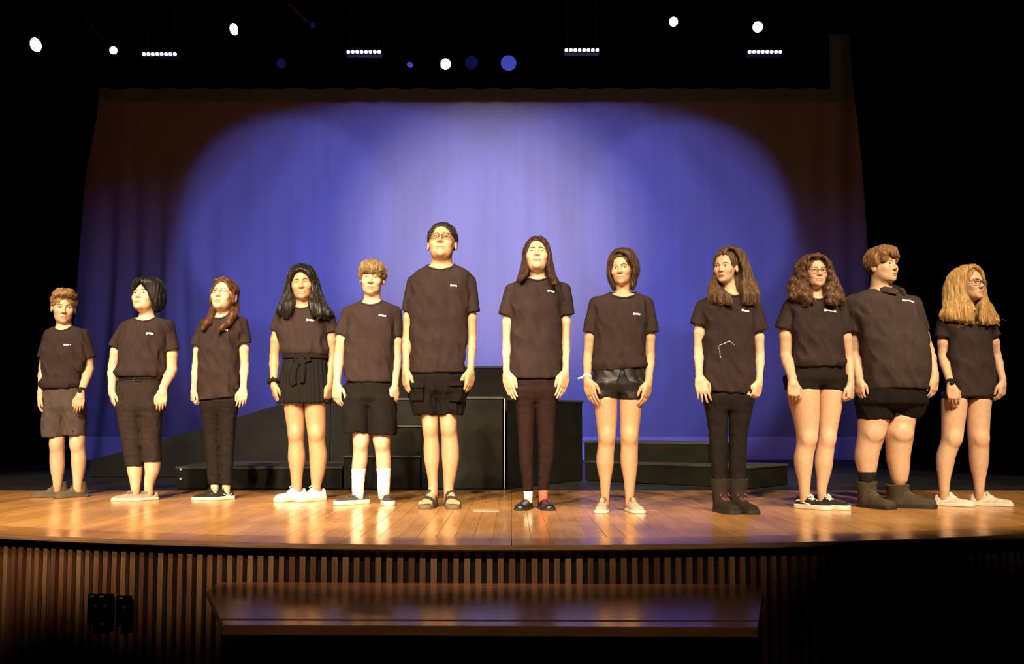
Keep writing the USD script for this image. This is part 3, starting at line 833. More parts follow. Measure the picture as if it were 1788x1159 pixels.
# ------------------------------------------------------------------ materials of the people
def skin(name, c):
    d = tuple(x * 0.86 for x in c)
    return mottled(name, d, c, (40, 40, 40), 0.48, 0.05, (260, 260, 260), spec=0.35, subsurface_weight=0.08, subsurface_radius=(1.0, 0.35, 0.2), subsurface_scale=0.006)
def fabric(name, c1, c2=None, rough=0.85, bump=0.25, bscale=(500, 500, 500), **kw):
    return mottled(name, c1, c2 or tuple(x * 1.35 for x in c1), (30, 30, 12), rough, bump, bscale, spec=kw.pop('spec', 0.12), **kw)
def hair_mat(name, c1, c2, rough=0.46):
    return mottled(name, c1, c2, (150, 150, 9), rough, 0.5, (420, 420, 16), spec=0.3, detail=4.0)
SK = {'fair': skin('skin_fair', (0.60, 0.365, 0.25)), 'pale': skin('skin_pale', (0.66, 0.43, 0.30)), 'tan': skin('skin_tan', (0.46, 0.25, 0.145)), 'warm': skin('skin_warm', (0.54, 0.315, 0.195))}
FB = {'tee': fabric('black_cotton_jersey', (0.0255, 0.0155, 0.0155)), 'polo': fabric('black_pique_polo', (0.036, 0.0235, 0.023)), 'leg': fabric('black_leggings_jersey', (0.0095, 0.0065, 0.0062)), 'wine': fabric('wine_black_leggings', (0.016, 0.0065, 0.0065)),
      'grey': fabric('grey_brown_short_twill', (0.055, 0.038, 0.037)), 'short': fabric('black_short_twill', (0.0062, 0.0046, 0.0045)), 'satin': fabric('black_satin', (0.007, 0.006, 0.006), rough=0.4, spec=0.4), 'skirt': fabric('black_crepe', (0.0075, 0.0055, 0.0054)),
      'pants': fabric('black_brown_trouser_knit', (0.021, 0.0135, 0.0125)), 'belt': plain('black_belt_leather', (0.008, 0.007, 0.007), 0.35)}
SHM = {'white': fabric('white_shoe_leather', (0.78, 0.77, 0.75), (0.84, 0.83, 0.81), 0.5), 'wsole': plain('white_rubber', (0.68, 0.62, 0.52), 0.5), 'beige': fabric('beige_canvas', (0.30, 0.225, 0.17)), 'tan': fabric('tan_suede', (0.36, 0.28, 0.21)),
       'black': fabric('black_mesh', (0.016, 0.014, 0.014)), 'grey': fabric('charcoal_canvas', (0.045, 0.038, 0.037)), 'olive': fabric('olive_brown_mesh', (0.085, 0.062, 0.042)), 'osole': plain('brown_rubber', (0.10, 0.078, 0.055), 0.6),
       'leather': plain('black_shoe_leather', (0.012, 0.011, 0.012), 0.32), 'bsole': plain('black_rubber', (0.014, 0.013, 0.012), 0.6), 'boot': fabric('black_brown_suede', (0.022, 0.015, 0.012)), 'red': plain('dark_red_cord', (0.16, 0.045, 0.045), 0.7),
       'hike': fabric('dark_brown_nubuck', (0.050, 0.037, 0.025)), 'sandal': fabric('dark_webbing', (0.035, 0.026, 0.023)), 'ssole': plain('sandal_rubber', (0.13, 0.10, 0.075), 0.7), 'pale': fabric('pale_pink_mesh', (0.48, 0.40, 0.36)),
       'white_lace': plain('white_cord', (0.80, 0.77, 0.70), 0.8), 'tan_lace': plain('tan_cord', (0.22, 0.17, 0.13), 0.8), 'grey_lace': plain('grey_cord', (0.13, 0.105, 0.085), 0.8), 'sock': fabric('white_sock_knit', (0.80, 0.79, 0.77), (0.86, 0.85, 0.83)), 'bsock': fabric('black_sock_knit', (0.015, 0.013, 0.012)), 'pinksock': fabric('red_pink_sock_knit', (0.55, 0.12, 0.09))}
EYM = {'white': plain('eye_white_shaded', (0.50, 0.44, 0.40), 0.3), 'iris': plain('dark_iris', (0.018, 0.010, 0.007), 0.2), 'lash': plain('dark_lash', (0.02, 0.012, 0.010), 0.7), 'lip': plain('lip_rose', (0.48, 0.19, 0.15), 0.45), 'lip_red': plain('lip_red', (0.42, 0.11, 0.09), 0.4), 'teeth': plain('teeth', (0.7, 0.66, 0.58), 0.3)}  # eye white is darkened, its shade put into the colour
PRINT = plain('white_print', (0.82, 0.80, 0.78), 0.7)
LENS = mat('spectacle_lens', {'t': ('transparent_bsdf', {'color': (0.97, 0.97, 0.97)}), 'g': ('glossy_bsdf', {'color': (1, 1, 1), 'roughness': 0.03}), 'm': ('mix_closure', {'fac': 0.05})},
           [('t.BSDF', 'm.closure1'), ('g.BSDF', 'm.closure2')], surface='m.closure')
RIM = {'black': plain('black_rim', (0.012, 0.01, 0.01), 0.3), 'metal': plain('thin_metal_rim', (0.30, 0.22, 0.18), 0.3, metal=0.8), 'brown': plain('dark_brown_rim', (0.05, 0.025, 0.018), 0.3)}

def blegs_in(B):
    return 'a' in B

def person(P):
    d0 = ground(P['foot'], 894)
    s = d0 / F
    def W(x, y, dy=0.0):
        return at(x, y, d0 + dy)
    hx, htop, hchin, yaw, pit, rol = P['head']
    fem = P.get('female', False)
    base = np.array([W(*P['N'])[0], d0 + 0.05, ST])
    t = thing('person', base, P['label'], 'person')
    sk = SK[P['skin']]
    # --- clothes and limbs as fields
    sr = P['shirt']
    chest = max((b - a) / 2 for _, a, b, *_ in sr) * s
    dep = P.get('depth', 0.60)
    cw_ = np.median([(b - a) / 2 for _, a, b, *_ in sr[3:]])
    tw = cw_ * s * dep * 0.86 + 0.02
    rows = []
    for i, (y, a, b, *o) in enumerate(sr):
        td = tw * (0.52 if i == 0 else 0.74 if i == 1 else 0.92 if i == 2 else 1.0) * (o[0] if o else 1.0)
        if i in (1, 2):                                    # the sleeves make the shoulders
            cm = (a + b) / 2; hwid = min((b - a) / 2, cw_ * (1.0 if i == 1 else 1.05)); a, b = cm - hwid, cm + hwid
        rows.append((W((a + b) / 2, y)[2], W((a + b) / 2, y)[0], (b - a) / 2 * s, d0 + (o[1] if len(o) > 1 else 0.0), td))
    torso = Loft(rows, 2.4)
    zhem = rows[-1][0]
    nlx, nly = P['neckline']
    znl = W(nlx, nly)[2]
    nr = P.get('neck_w', 15) * s
    neck_c = np.array([W(nlx, nly)[0], d0 - 0.045, znl + 0.05])
    opening = lambda p: ell_d(p, neck_c, (nr + 0.010, 0.095, 0.05 + 0.002))
    sleeves, arms, hands = {}, {}, {}
    for k, sg in (('a', -1), ('b', 1)):
        A = P['arm_' + k]
        S = W(*A['sh'], 0.015)
        ex, ey, er = A['sleeve']
        E = W(ex, ey, A.get('sdy', 0.02))
        sr0 = A.get('shr', 0.049 * P.get('build', 1.0))
        sleeves[k] = (S, E, sr0, er * s)
        el = W(A['elbow'][0], A['elbow'][1], A.get('edy', 0.035))
        wr = W(A['wrist'][0], A['wrist'][1], A.get('wdy', -0.03))
        aw = P.get('aw', 1.0) * A.get('aw', 1.0)
        ru, re, rw = 9.6 * s * aw, 8.0 * s * aw, 6.0 * s * aw
        mid = el + (wr - el) * 0.30
        U = S + (E - S) * 0.62
        tip = W(A['tip'][0], A['tip'][1], A.get('wdy', -0.03) + A.get('tdy', -0.02))
        u = (tip - wr) / np.linalg.norm(tip - wr)
        hs = P.get('hand', 1.0) * (W(0, sr[0][0])[2] - ST) / 1.45
        hch = hand_bones(sg, wr + u * 0.012, u, A.get('roll', 40), hs, A.get('curl', (18, 26, 16)), A.get('spread', 0.02), A.get('thumb', 0.5))
        pts, rr = [U, U + (el - U) * 0.45, el, mid, wr + (el - wr) * 0.06, wr + u * 0.03], [ru * 0.82, ru, re, re * 1.03, rw, rw * 0.95]
        def af(p, wr0=None, fx=None, pts=pts, rr=rr, hch=hch):
            e = smin(chain_d(p, pts, rr, 0.012), hand_field(p, hch, None, None), 0.016)
            return smax(e, (wr0 - p) @ fx, 0.0015)
        fx = (wr - el) / np.linalg.norm(wr - el); wr0 = wr - fx * 0.025
        arms[k] = (lambda p, pts=pts, rr=rr: chain_d(p, pts, rr, 0.012), np.array(pts), lambda p, af=af, wr0=wr0, fx=fx: af(p, wr0=wr0, fx=fx), np.array([wr0] + [q for c in hch for q in c[0]]))
        hands[k] = (wr, u, rw, el)
    fa, fsd = P.get('fold', 0.007) * 1.5, P['seed']
    calm = []
    def shirt_solid(p):
        d, sl = torso(p), None
        calm.clear()
        for k in 'ab':
            S, E, r0, r1 = sleeves[k]
            ax = (E - S) / np.linalg.norm(E - S)
            e = cone_d(p, S, E + ax * 0.04, r0, r1)
            e = smax(e, (p - E) @ ax, 0.004)
            sl = e if sl is None else np.minimum(sl, e)
        calm.append(np.where(sl < d, 0.3, 1.0))
        return smin(d, sl, 0.016)
    tilt = P.get('hemtilt', 0.0)
    cxh = rows[-1][1]
    def shirt(p):
        d = shirt_solid(p)
        d = d + calm[0] * folds(p, fa, fsd) * np.clip((znl + 0.03 - p[:, 2]) / 0.14, 0.15, 1)
        if P.get('blouse'):                                # gathered above the waist
            d = d - 0.007 * np.exp(-((p[:, 2] - zhem - 0.04) / 0.03) ** 2)
        d = smax(d, zhem + 0.004 + tilt * (p[:, 0] - cxh) + 0.012 * (meshkit.noise(p * [9, 9, 0] + fsd, 3) - 0.5) - p[:, 2], 0.008)
        d = smax(d, -opening(p), 0.004)
        for k in 'ab':                                     # hollow sleeve ends
            S, E, r0, r1 = sleeves[k]
            ax = (E - S) / np.linalg.norm(E - S)
            d = smax(d, -cone_d(p, E + ax * 0.014, E + ax * 0.06, r1 - 0.014, r1 - 0.013), 0.004)
        return d
    legs = {}
    for k in 'ab':
        L = []
        for i, (y, a, b, *o) in enumerate(P['leg_' + k]):
            q = W((a + b) / 2, y)
            w = (b - a) / 2 * s
            L.append((q[2], q[0], w, d0 + (o[0] if o else 0.0), w * 1.08))
        legs[k] = L
    B = P['bottom']
    wa = [(W((a + b) / 2, y)[2], W((a + b) / 2, y)[0], (b - a) / 2 * s, d0 + 0.005, (b - a) / 2 * s * B.get('pd', 0.54) + 0.012) for y, a, b in B['waist']]
    if blegs_in(B) and len(wa) > 2:
        z_, c_, w_, y_, t_ = wa[-1]
        wa[-1] = (z_, c_, w_ * 0.80, y_, t_ * 0.72)
    pelvis = Loft(wa, 2.2)
    legl = {k: Loft([(ST + 0.03, legs[k][-1][1], legs[k][-1][2] * 0.85, d0 + 0.015, legs[k][-1][4] * 0.85)] + [r for r in legs[k] if r[0] > ST + 0.035], 2.0) for k in 'ab'}
    blegs = {}
    for k in 'ab':
        if k in B:
            blegs[k] = Loft([(W((a + b) / 2, y)[2], W((a + b) / 2, y)[0], (b - a) / 2 * s, d0 + 0.003, (b - a) / 2 * s * B.get('ld', 1.06)) for y, a, b in B[k]], 2.3)
    def bottom(p):
        d = pelvis(p)
        if not P.get('blouse') and not P.get('polo'):      # the shirt hangs outside
            d = d + 0.016 * np.clip((p[:, 2] - zhem - tilt * (p[:, 0] - cxh) + 0.012) / 0.02, 0, 1)
        if blegs:
            d = smin(d, smin(blegs['a'](p), blegs['b'](p), 0.010), 0.03)
            for k in 'ab':
                if B.get('hollow', True):
                    q = blegs[k]
                    cxl, w, cy, tt = q.at(np.array([q.z0 + 0.01]))
                    c = np.array([cxl[0], cy[0], q.z0])
                    e = (np.sqrt(((p[:, 0] - c[0]) / (w[0] - 0.008)) ** 2 + ((p[:, 1] - c[1]) / (tt[0] - 0.008)) ** 2) - 1) * w[0]
                    d = smax(d, -np.maximum(e, p[:, 2] - q.z0 - 0.03), 0.003)
        if B.get('pleats'):
            cx = wa[0][1]
            ang = np.arctan2(p[:, 1] - d0, p[:, 0] - cx)
            g = np.clip((wa[0][0] - p[:, 2]) / 0.10, 0, 1)
            d = d + 0.007 * g * (np.abs(((ang * 30 / (2 * np.pi)) % 1) - 0.5) * 2 - 0.5)
        return d + folds(p, B.get('fold', 0.005), fsd + 31, 18, B.get('fz', 7.0))
    def trace(f, x, y, off=0.0):
        r = ray(x, y); r = r / r[1]
        q = EYE + r * (d0 - 0.45)
        for _ in range(60):
            d = float(f(q[None])[0])
            q = q + r * max(d, -0.01) * 0.8
            if abs(d) < 0.0004 or q[1] > d0 + 0.3:
                break
        if q[1] > d0 + 0.12 or not np.isfinite(q).all():
            q = EYE + r * (d0 - 0.06)
        return q - r / np.linalg.norm(r) * off
    # --- the head
    pe = math.radians(pit + 8)
    top, bot = 0.115, -0.11 * math.cos(pe) + 0.07 * math.sin(pe)
    hs_ = (hchin - htop) * s / (top - bot)
    hc = W(hx, (htop + hchin) / 2, P.get('hdy', -0.005)) - np.array([0, 0, 1]) * hs_ * (top + bot) / 2
    R = rot(yaw, pit, rol)
    hc32, R32 = hc.astype(np.float32), R.astype(np.float32)
    loc = lambda p: ((p - hc32) @ R32) / np.float32(hs_)
    wor = lambda q: hc + (np.asarray(q) * hs_) @ R.T
    sm, rnd, op = P.get('smile', 0.0), P.get('round', 1.0), P.get('eyes', 1.0)
    def face(q):
        z = q[:, 2] - sm * 0.006 * np.clip(np.abs(q[:, 0]) / 0.022, 0, 1.3) ** 2 * np.exp(-((q[:, 2] + 0.066) / 0.02) ** 2)
        return head_field(np.column_stack([q[:, 0], q[:, 1], z]), fem, rnd)
    NB = W(*P['N'], 0.012)
    NT = wor((0, 0.020, -0.055))
    nrad = (0.046 if fem else 0.052) * hs_ * P.get('neck', 1.0)
    def upper(p):
        d = np.linalg.norm(p - hc, axis=1) - 0.10
        m = d < 0.11
        if m.any():
            d[m] = face(loc(p[m])) * hs_
        d = smin(d, cone_d(p, NT, NB + np.array([0, 0, -0.03]), nrad, nrad * 1.12), 0.022)
        c = torso(p, -0.008) + 0.018 * np.clip((znl - p[:, 2] - 0.015) / 0.03, 0, 1)
        return smin(d, c, 0.030)
    lo = np.array([min(NB[0] - 0.13, hc[0] - 0.13), d0 - 0.19, znl - 0.04]); hi = np.array([max(NB[0] + 0.13, hc[0] + 0.13), d0 + 0.17, hc[2] + 0.15 * hs_])
    bits = [mesh_field(upper, lo, hi, 0.0037)]
    for k in 'ab':
        f, pts, fh, hp = arms[k]
        bits.append(mesh_field(f, pts.min(0) - 0.06, pts.max(0) + 0.06, 0.0062))
        bits.append(mesh_field(fh, hp.min(0) - 0.035, hp.max(0) + 0.035, 0.0041))
    sandal = None
    feet = {k: (W((P['leg_' + k][-1][1] + P['leg_' + k][-1][2]) / 2 + P['foot_' + k].get('dx', 0), P['foot'])[0], d0 + 0.02 + P['foot_' + k].get('dy', 0.0)) for k in 'ab'}
    zkn = W(0, P['knee'])[2] if 'knee' in P else None
    cut = W(0, P['skin_from'])[2]
    for k in 'ab':
        q = legl[k]
        fs = P['foot_' + k]
        bare = fs['kind'] == 'sandal'
        if bare:
            yw = math.radians(fs['yaw']); fw, sd = np.array([math.sin(yw), -math.cos(yw), 0]), np.array([math.cos(yw), math.sin(yw), 0])
            hl = np.array([*feet[k], ST]) - fw * 0.225 * fs['L']
            ff, _ = rows_loft(SHOE_ROWS['foot'], fs['L'])
        zbh = blegs[k].z0 if k in blegs else pelvis.z0
        def lf(p):
            d = q(p) + 0.012 * np.clip((p[:, 2] - zbh - 0.004) / 0.012, 0, 1)
            if zkn is not None:
                cx, w, cy, tt = q.at(np.array([zkn]))
                d = smin(d, ell_d(p, (cx[0], cy[0] - tt[0] + 0.012, zkn), (w[0] * 0.55, 0.017, 0.032)), 0.045)
                d = d - 0.004 * np.exp(-((p[:, 2] - zkn + 0.06) / 0.03) ** 2) * 0
            cxc, wc, cyc_, tc = q.at(np.array([(zkn if zkn else ST + 0.45) - 0.15]))
            d = smin(d, ell_d(p, (cxc[0], cyc_[0] + 0.022, (zkn if zkn else ST + 0.45) - 0.15), (wc[0] * 0.85, wc[0] * 0.95, 0.10)), 0.03)
            if bare:
                l = np.column_stack([(p - hl) @ fw, -((p - hl) @ sd), p[:, 2] - ST - 0.026])
                e = ff(l)
                for j, (ty, tl, tr) in enumerate([(-0.028, 0.965, .013), (-0.009, 0.955, .0095), (0.007, 0.935, .009), (0.021, 0.905, .0085), (0.033, 0.865, .008)]):
                    m = -1 if k == 'a' else 1
                    e = smin(e, cone_d(l, (0.78 * fs['L'], ty * m, 0.013), ((tl - 0.02) * fs['L'], ty * m * 1.05, 0.010), tr, tr * 0.9), 0.006)
                d = smin(d, e, 0.02)
            return d
        cxs = [r[1] for r in legs[k]]; ws = max(r[2] for r in legs[k])
        lo = np.array([min(cxs) - ws - 0.03, d0 - 0.17 - (0.1 if bare else 0), ST + (0.0 if bare else 0.03)]); hi = np.array([max(cxs) + ws + 0.03, d0 + 0.17, cut])
        bits.append(mesh_field(lf, lo, hi, 0.0044 if bare else 0.0076))
    zk_ = min(cut, pelvis.z0) - 0.06
    def core(p):
        d = smin(torso(p, -0.035), pelvis(p, -0.035), 0.03)
        for k in 'ab':
            x1 = legl[k].at(np.array([zk_]))[0][0]
            d = smin(d, cone_d(p, (x1, d0 + 0.01, pelvis.z0 + 0.08), (x1, d0 + 0.01, zk_), 0.034, 0.026), 0.02)
        return d
    bits.append(mesh_field(core, (rows[2][1] - 0.36, d0 - 0.3, zk_ - 0.04), (rows[2][1] + 0.36, d0 + 0.3, znl - 0.04), 0.016))
    body = obj('body', cat(bits), sk, t, True)
    # --- features of the face
    def decal(name, shape, off, m, box_, h=0.0017):
        f = lambda q: np.maximum(face(q) - off, shape(q))
        v, fc = mesh_field(f, box_[0], box_[1], h)
        if len(v):
            obj(name, (wor(v), fc), m, body, True)
    gx, gz = P.get('gaze', (0.0, 0.0))
    for sg in (-1, 1):
        cx = sg * 0.0315
        bx = ((cx - 0.02, -0.105, -0.012), (cx + 0.02, -0.055, 0.014))
        hw, hh = 0.0138, 0.0050 * op
        alm = lambda q: (np.abs((q[:, 0] - cx) / hw) ** 1.8 + np.abs((q[:, 2] - 0.0005) / hh) ** 1.8 - 1) * hh * 0.5
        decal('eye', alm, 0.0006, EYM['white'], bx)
        decal('iris', lambda q: np.maximum(np.hypot(q[:, 0] - cx - gx, q[:, 2] - 0.0010 - gz) - 0.0058, alm(q)), 0.0013, EYM['iris'], bx)
        decal('eyelashes', lambda q: np.maximum(np.maximum((np.abs((q[:, 0] - cx) / (hw + .0015)) ** 1.8 + np.abs((q[:, 2] - 0.001) / (hh + .0022)) ** 1.8 - 1) * hh * 0.5, -alm(q)), 0.0016 - q[:, 2]), 0.0014, EYM['lash'], bx)
        brow = np.array([(sg * 0.0135, 0.0185), (sg * 0.030, 0.0240), (sg * 0.0465, 0.0185)])
        def bf(q):
            p2 = q[:, [0, 2]]; d = None
            for i in (0, 1):
                a, b = brow[i], brow[i + 1]; ab = b - a
                tt = np.clip(((p2 - a) @ ab) / (ab @ ab), 0, 1)
                e = np.linalg.norm(p2 - a - tt[:, None] * ab, axis=1)
                d = e if d is None else np.minimum(d, e)
            return d - (0.0030 if not fem else 0.0024)
        decal('eyebrow', bf, 0.0018, P['brow'], ((cx - 0.024, -0.11, 0.010), (cx + 0.024, -0.05, 0.032)))
    def lips(q):
        x2 = np.clip(np.abs(q[:, 0]) / 0.022, 0, 1.3) ** 2
        z = q[:, 2] - sm * 0.006 * x2
        wd = 0.022 * (1 + 0.25 * max(sm, 0))
        u_ = (np.sqrt((q[:, 0] / wd) ** 2 + ((z + 0.0630) / 0.0052) ** 2) - 1) * 0.004
        l_ = (np.sqrt((q[:, 0] / (wd * 0.85)) ** 2 + ((z + 0.0725) / 0.0058) ** 2) - 1) * 0.004
        return np.minimum(u_, l_)
    decal('lips', lips, 0.0007, EYM[P.get('lips', 'lip')], ((-0.032, -0.105, -0.085), (0.032, -0.06, -0.052)), 0.0016)
    # --- hair
    H = P['hair']
    hm = H['mat']
    vl_ = 'veil' in H
    th, hl = H.get('th', 0.008 if vl_ else 0.010), H.get('hl', 0.090 if vl_ else 0.062)
    locks = [([wor(c[:3]) for c in lk], [c[3] * hs_ for c in lk]) for lk in H.get('local', [])]
    locks += [([W(c[0], c[1], c[2]) for c in lk], [c[3] * s for c in lk]) for lk in H.get('px', [])]
    wave, wf = H.get('wave', 0.0035), H.get('wf', (95, 95, 12))
    if 'veil' in H:
        vr = []
        for y, a, b in H['veil']:
            k_ = min(max((y - (P['N'][1] - 22)) / 22.0, 0.0), 1.0)
            vr.append((W((a + b) / 2, y)[2], W((a + b) / 2, y)[0], (b - a) / 2 * s, hc[1] + 0.018 * hs_ - k_ * H.get('vf', 0.050), min((b - a) / 2 * s * 1.3, H.get('vd', 0.107) * hs_) + k_ * 0.004))
        veil = Loft(vr, 2.15)
        vi = np.array(sorted([(W((a + b) / 2, y)[2], W((a + b) / 2, y)[0], (b - a) / 2 * s) for y, a, b in H['inner']]))
        yin = hc[1] + H.get('ycut', -0.005) * hs_
    def hairf(p):
        if 'veil' in H:
            d = veil(p) + 0.02 * (meshkit.noise(p * np.array([60, 60, 0], np.float32) + 11, fsd + 9) - 0.5) * np.clip((veil.z0 + 0.10 - p[:, 2]) / 0.10, 0, 1)
            iw = np.interp(p[:, 2], vi[:, 0], vi[:, 2]); ic = np.interp(p[:, 2], vi[:, 0], vi[:, 1])
            hole = np.maximum(np.abs(p[:, 0] - ic) - iw, np.maximum(p[:, 1] - yin, p[:, 2] - vi[-1, 0]))
            d = smax(d, -hole * 0.85, 0.012)
            return hgroove(p, hlocks(p, smin(d, cap(loc(p)) * hs_, 0.012)))
        return hgroove(p, hlocks(p, cap(loc(p)) * hs_))
    def cap(q):
        d = ell_d(q, (0, 0.018, 0.040), (0.0765 + th, 0.0945 + th, 0.0805 + th))
        if 'vol' in H:
            for c, r in H['vol']:
                d = smin(d, ell_d(q, c, r), 0.02)
        nape, fw_ = H.get('nape', -0.05), H.get('fw', 0.066 if vl_ else 0.058)
        low = nape + np.clip(0.045 - q[:, 1], 0, 0.2) * H.get('slope', 1.2)
        d = smax(d, np.minimum(low, H.get('side', 0.02)) - q[:, 2] if H.get('short', not vl_) else (H.get('nape', -0.12) - q[:, 2]), 0.012)
        d = smax(d, -ell_d(q, (H.get('fx', 0.0), -0.105, hl - 0.105), (fw_, H.get('fd', 0.085 if vl_ else 0.070), 0.105)), 0.010)
        return d
    def hlocks(p, d):
        for pts, rr in locks:
            d = smin(d, chain_d(p, pts, rr, 0.010), H.get('lk', 0.016))
        return d
    def hgroove(p, d):
        g = meshkit.noise(p * np.array(wf) + 3, fsd + 50) - 0.5
        g = g + (meshkit.noise(p * np.array(wf) * 0.45, fsd + 51) - 0.5) * H.get('big', 0.8)
        return d + wave * 2 * g
    vp = np.array([(c_ + sg * w_, y_ + sg * t_, z_) for z_, c_, w_, y_, t_ in vr for sg in (-1, 1)]) if 'veil' in H else np.zeros((0, 3))
    allp = np.vstack([vp, np.array([wor(c) for c in ((-.13, 0, .15), (.13, 0, .15), (0, -.14, 0), (0, .15, -.1), (-.11, 0, -.05), (.11, 0, -.05))])] + [np.array(p_) for p_, _ in locks])
    mr = max([max(r_) for _, r_ in locks] + [0.01])
    hv, hf_ = mesh_field(hairf, allp.min(0) - mr - 0.01, allp.max(0) + mr + 0.01, 0.0053)
    ho = obj('hair', (hv, hf_), hm, t, True)
    # strands combed down over the hair
    rg = np.random.default_rng(fsd)
    ns = H.get('strands', 700)
    p = hv[rg.integers(0, len(hv), ns)]
    def grad(p):
        e = 0.003
        g = np.stack([hairf(p + np.eye(3)[k] * e) - hairf(p - np.eye(3)[k] * e) for k in range(3)], 1)
        return g / (np.linalg.norm(g, axis=1, keepdims=True) + 1e-9)
    path, g0 = [], np.array([0, 0, -1.0]) + rg.normal(0, H.get('mess', 0.18), (ns, 3))
    comb = np.array(H.get('comb', (0, 0, 0)), float) @ R.T
    nstep, stp = H.get('steps', 7), H.get('step', 0.012)
    lift = rg.uniform(0.0006, 0.0030, (ns, 1)) * H.get('lift', 1.0)
    for _ in range(nstep):
        n = grad(p)
        p = p - n * np.clip(hairf(p), -0.02, 0.02)[:, None]
        path.append(p + n * lift)
        g_ = g0 + comb
        v = g_ - n * (g_ * n).sum(1, keepdims=True)
        p = p + stp * v / (np.linalg.norm(v, axis=1, keepdims=True) + 1e-6)
    C = np.stack(path, 1)
    ok = np.isfinite(C).all((1, 2)) & (np.abs(C - hc).max((1, 2)) < 0.6)
    C, ns = C[ok], int(ok.sum())
    C = C.reshape(-1, 3) - origin_of(t)
    bc = UsdGeom.BasisCurves.Define(stage, path_for('strands', ho))
    bc.CreateTypeAttr('linear')
    bc.CreatePointsAttr(Vt.Vec3fArray.FromNumpy(C.astype(np.float32)))
    bc.CreateCurveVertexCountsAttr(Vt.IntArray([nstep] * ns))
    bc.CreateWidthsAttr(Vt.FloatArray.FromNumpy(np.tile(np.linspace(0.0022, 0.0008, nstep), ns).astype(np.float32)))
    bc.SetWidthsInterpolation('vertex')
    UsdShade.MaterialBindingAPI.Apply(bc.GetPrim()).Bind(hm)
    bc.GetPrim().SetCustomDataByKey('kind', 'stuff')
    # --- shirt
    ptsS = np.array([q for k in 'ab' for q in (sleeves[k][0], sleeves[k][1])])
    er = max(sleeves[k][3] for k in 'ab') + 0.05
    lo = np.minimum(ptsS.min(0) - er, [min(r[1] - r[2] for r in rows) - 0.02, d0 - 0.05 - max(r[4] for r in rows), zhem - 0.03])
    hi = np.maximum(ptsS.max(0) + er, [max(r[1] + r[2] for r in rows) + 0.02, d0 + 0.05 + max(r[4] for r in rows), rows[0][0] + 0.04])
    so = obj(P.get('shirt_name', 't_shirt'), mesh_field(shirt, lo, hi, 0.0074), FB[P.get('cloth', 'tee')], t, True)
    ring = lambda p: smax(np.abs(opening(p) - 0.004) - 0.0065, np.abs(shirt_solid(p) + 0.0) - 0.005, 0.002)
    if P.get('polo'):
        cc = np.array([W(P['N'][0], 0)[0] + 0.006, d0 - 0.008, 0])
        rows_, th_ = [], np.radians(np.linspace(14, 346, 60))
        for a_ in th_:
            fr = (1 - math.cos(a_)) / 2
            dv = np.array([math.sin(a_ + 0.35), -math.cos(a_ + 0.35), 0])
            tip = math.exp(-(min(a_, 2 * math.pi - a_) / 0.5) ** 2)
            r0 = nrad * 1.13
            zt = znl + 0.030 + fr * 0.048
            ins = cc + dv * r0 + [0, 0, zt - 0.03]
            top_ = cc + dv * (r0 + 0.004) + [0, 0, zt + 0.004]
            out = cc + dv * (r0 + 0.030 + 0.014 * tip) + [0, 0, zt - 0.034 - 0.012 * tip]
            und = cc + dv * (r0 + 0.022 + 0.014 * tip) + [0, 0, zt - 0.038 - 0.012 * tip]
            rows_.append([ins, top_, (top_ + out) / 2 + dv * 0.006 + [0, 0, 0.004], out, und])
        v = np.array(rows_).reshape(-1, 3); fcs = []
        for i in range(len(th_) - 1):
            for j in range(5):
                q4 = [i * 5 + j, i * 5 + (j + 1) % 5, (i + 1) * 5 + (j + 1) % 5, (i + 1) * 5 + j]
                fcs += [(q4[0], q4[2], q4[1]), (q4[0], q4[3], q4[2])]
        for e0 in (0, (len(th_) - 1) * 5):
            fcs += [(e0, e0 + 1, e0 + 2), (e0, e0 + 2, e0 + 3), (e0, e0 + 3, e0 + 4)]
        obj('collar', (v, np.array(fcs)), FB['polo'], so, 50)
    else:
        obj('collar', mesh_field(ring, neck_c - [nr + 0.05, 0.12, 0.07], neck_c + [nr + 0.05, 0.2, 0.08], 0.0036), FB[P.get('cloth', 'tee')], so, True)
    if 'print' in P:
        q = [trace(shirt, x, y, 0.0012) for x, y in P['print']]
        q = np.array(q); k = np.linspace(0, 1, len(q)); kk = np.linspace(0, 1, 14)
        q = np.stack([np.interp(kk, k, q[:, j]) for j in range(3)], 1)
        w = np.interp(kk, [0, 0.16, 0.3, 0.55, 0.8, 1], [2.0, 2.1, 1.35, 1.6, 1.35, 1.6]) * s
        obj('chest_print', tube(q, w, 8, flat=0.18), PRINT, so, True, label='small white chest print')
    # --- bottoms
    zb = min([pelvis.z0] + [blegs[k].z0 for k in blegs])
    xw = [(r[1] - r[2], r[1] + r[2]) for r in wa] + [(W(a, y)[0], W(b, y)[0]) for k in blegs for y, a, b in B[k]]
    lo = (min(x[0] for x in xw) - 0.02, d0 - 0.04 - max(r[4] for r in wa) , zb - 0.02); hi = (max(x[1] for x in xw) + 0.02, d0 + 0.04 + max(r[4] for r in wa), pelvis.z1 + 0.03)
    bo = obj(B['name'], mesh_field(bottom, lo, hi, 0.0068), FB[B['mat']], t, True)
    # --- feet
    for k in 'ab':
        fs = P['foot_' + k]
        shoe(t, fs, (*feet[k], ST), fs['yaw'], fs['L'], None)
        if 'sock' in fs:
            m, ytop = fs['sock']
            zt = W(0, ytop)[2]
            q = legl[k]
            f = lambda p: smax(q(p, 0.004) + folds(p, 0.002, 5, 40, 60), p[:, 2] - zt, 0.004)
            cx, w, cy, tt = q.at(np.array([zt]))
            obj('sock', mesh_field(f, (cx[0] - 0.11, d0 - 0.12, ST + 0.035), (cx[0] + 0.11, d0 + 0.13, zt + 0.012), 0.0045), m, t, True, fs.get('sock_label'))
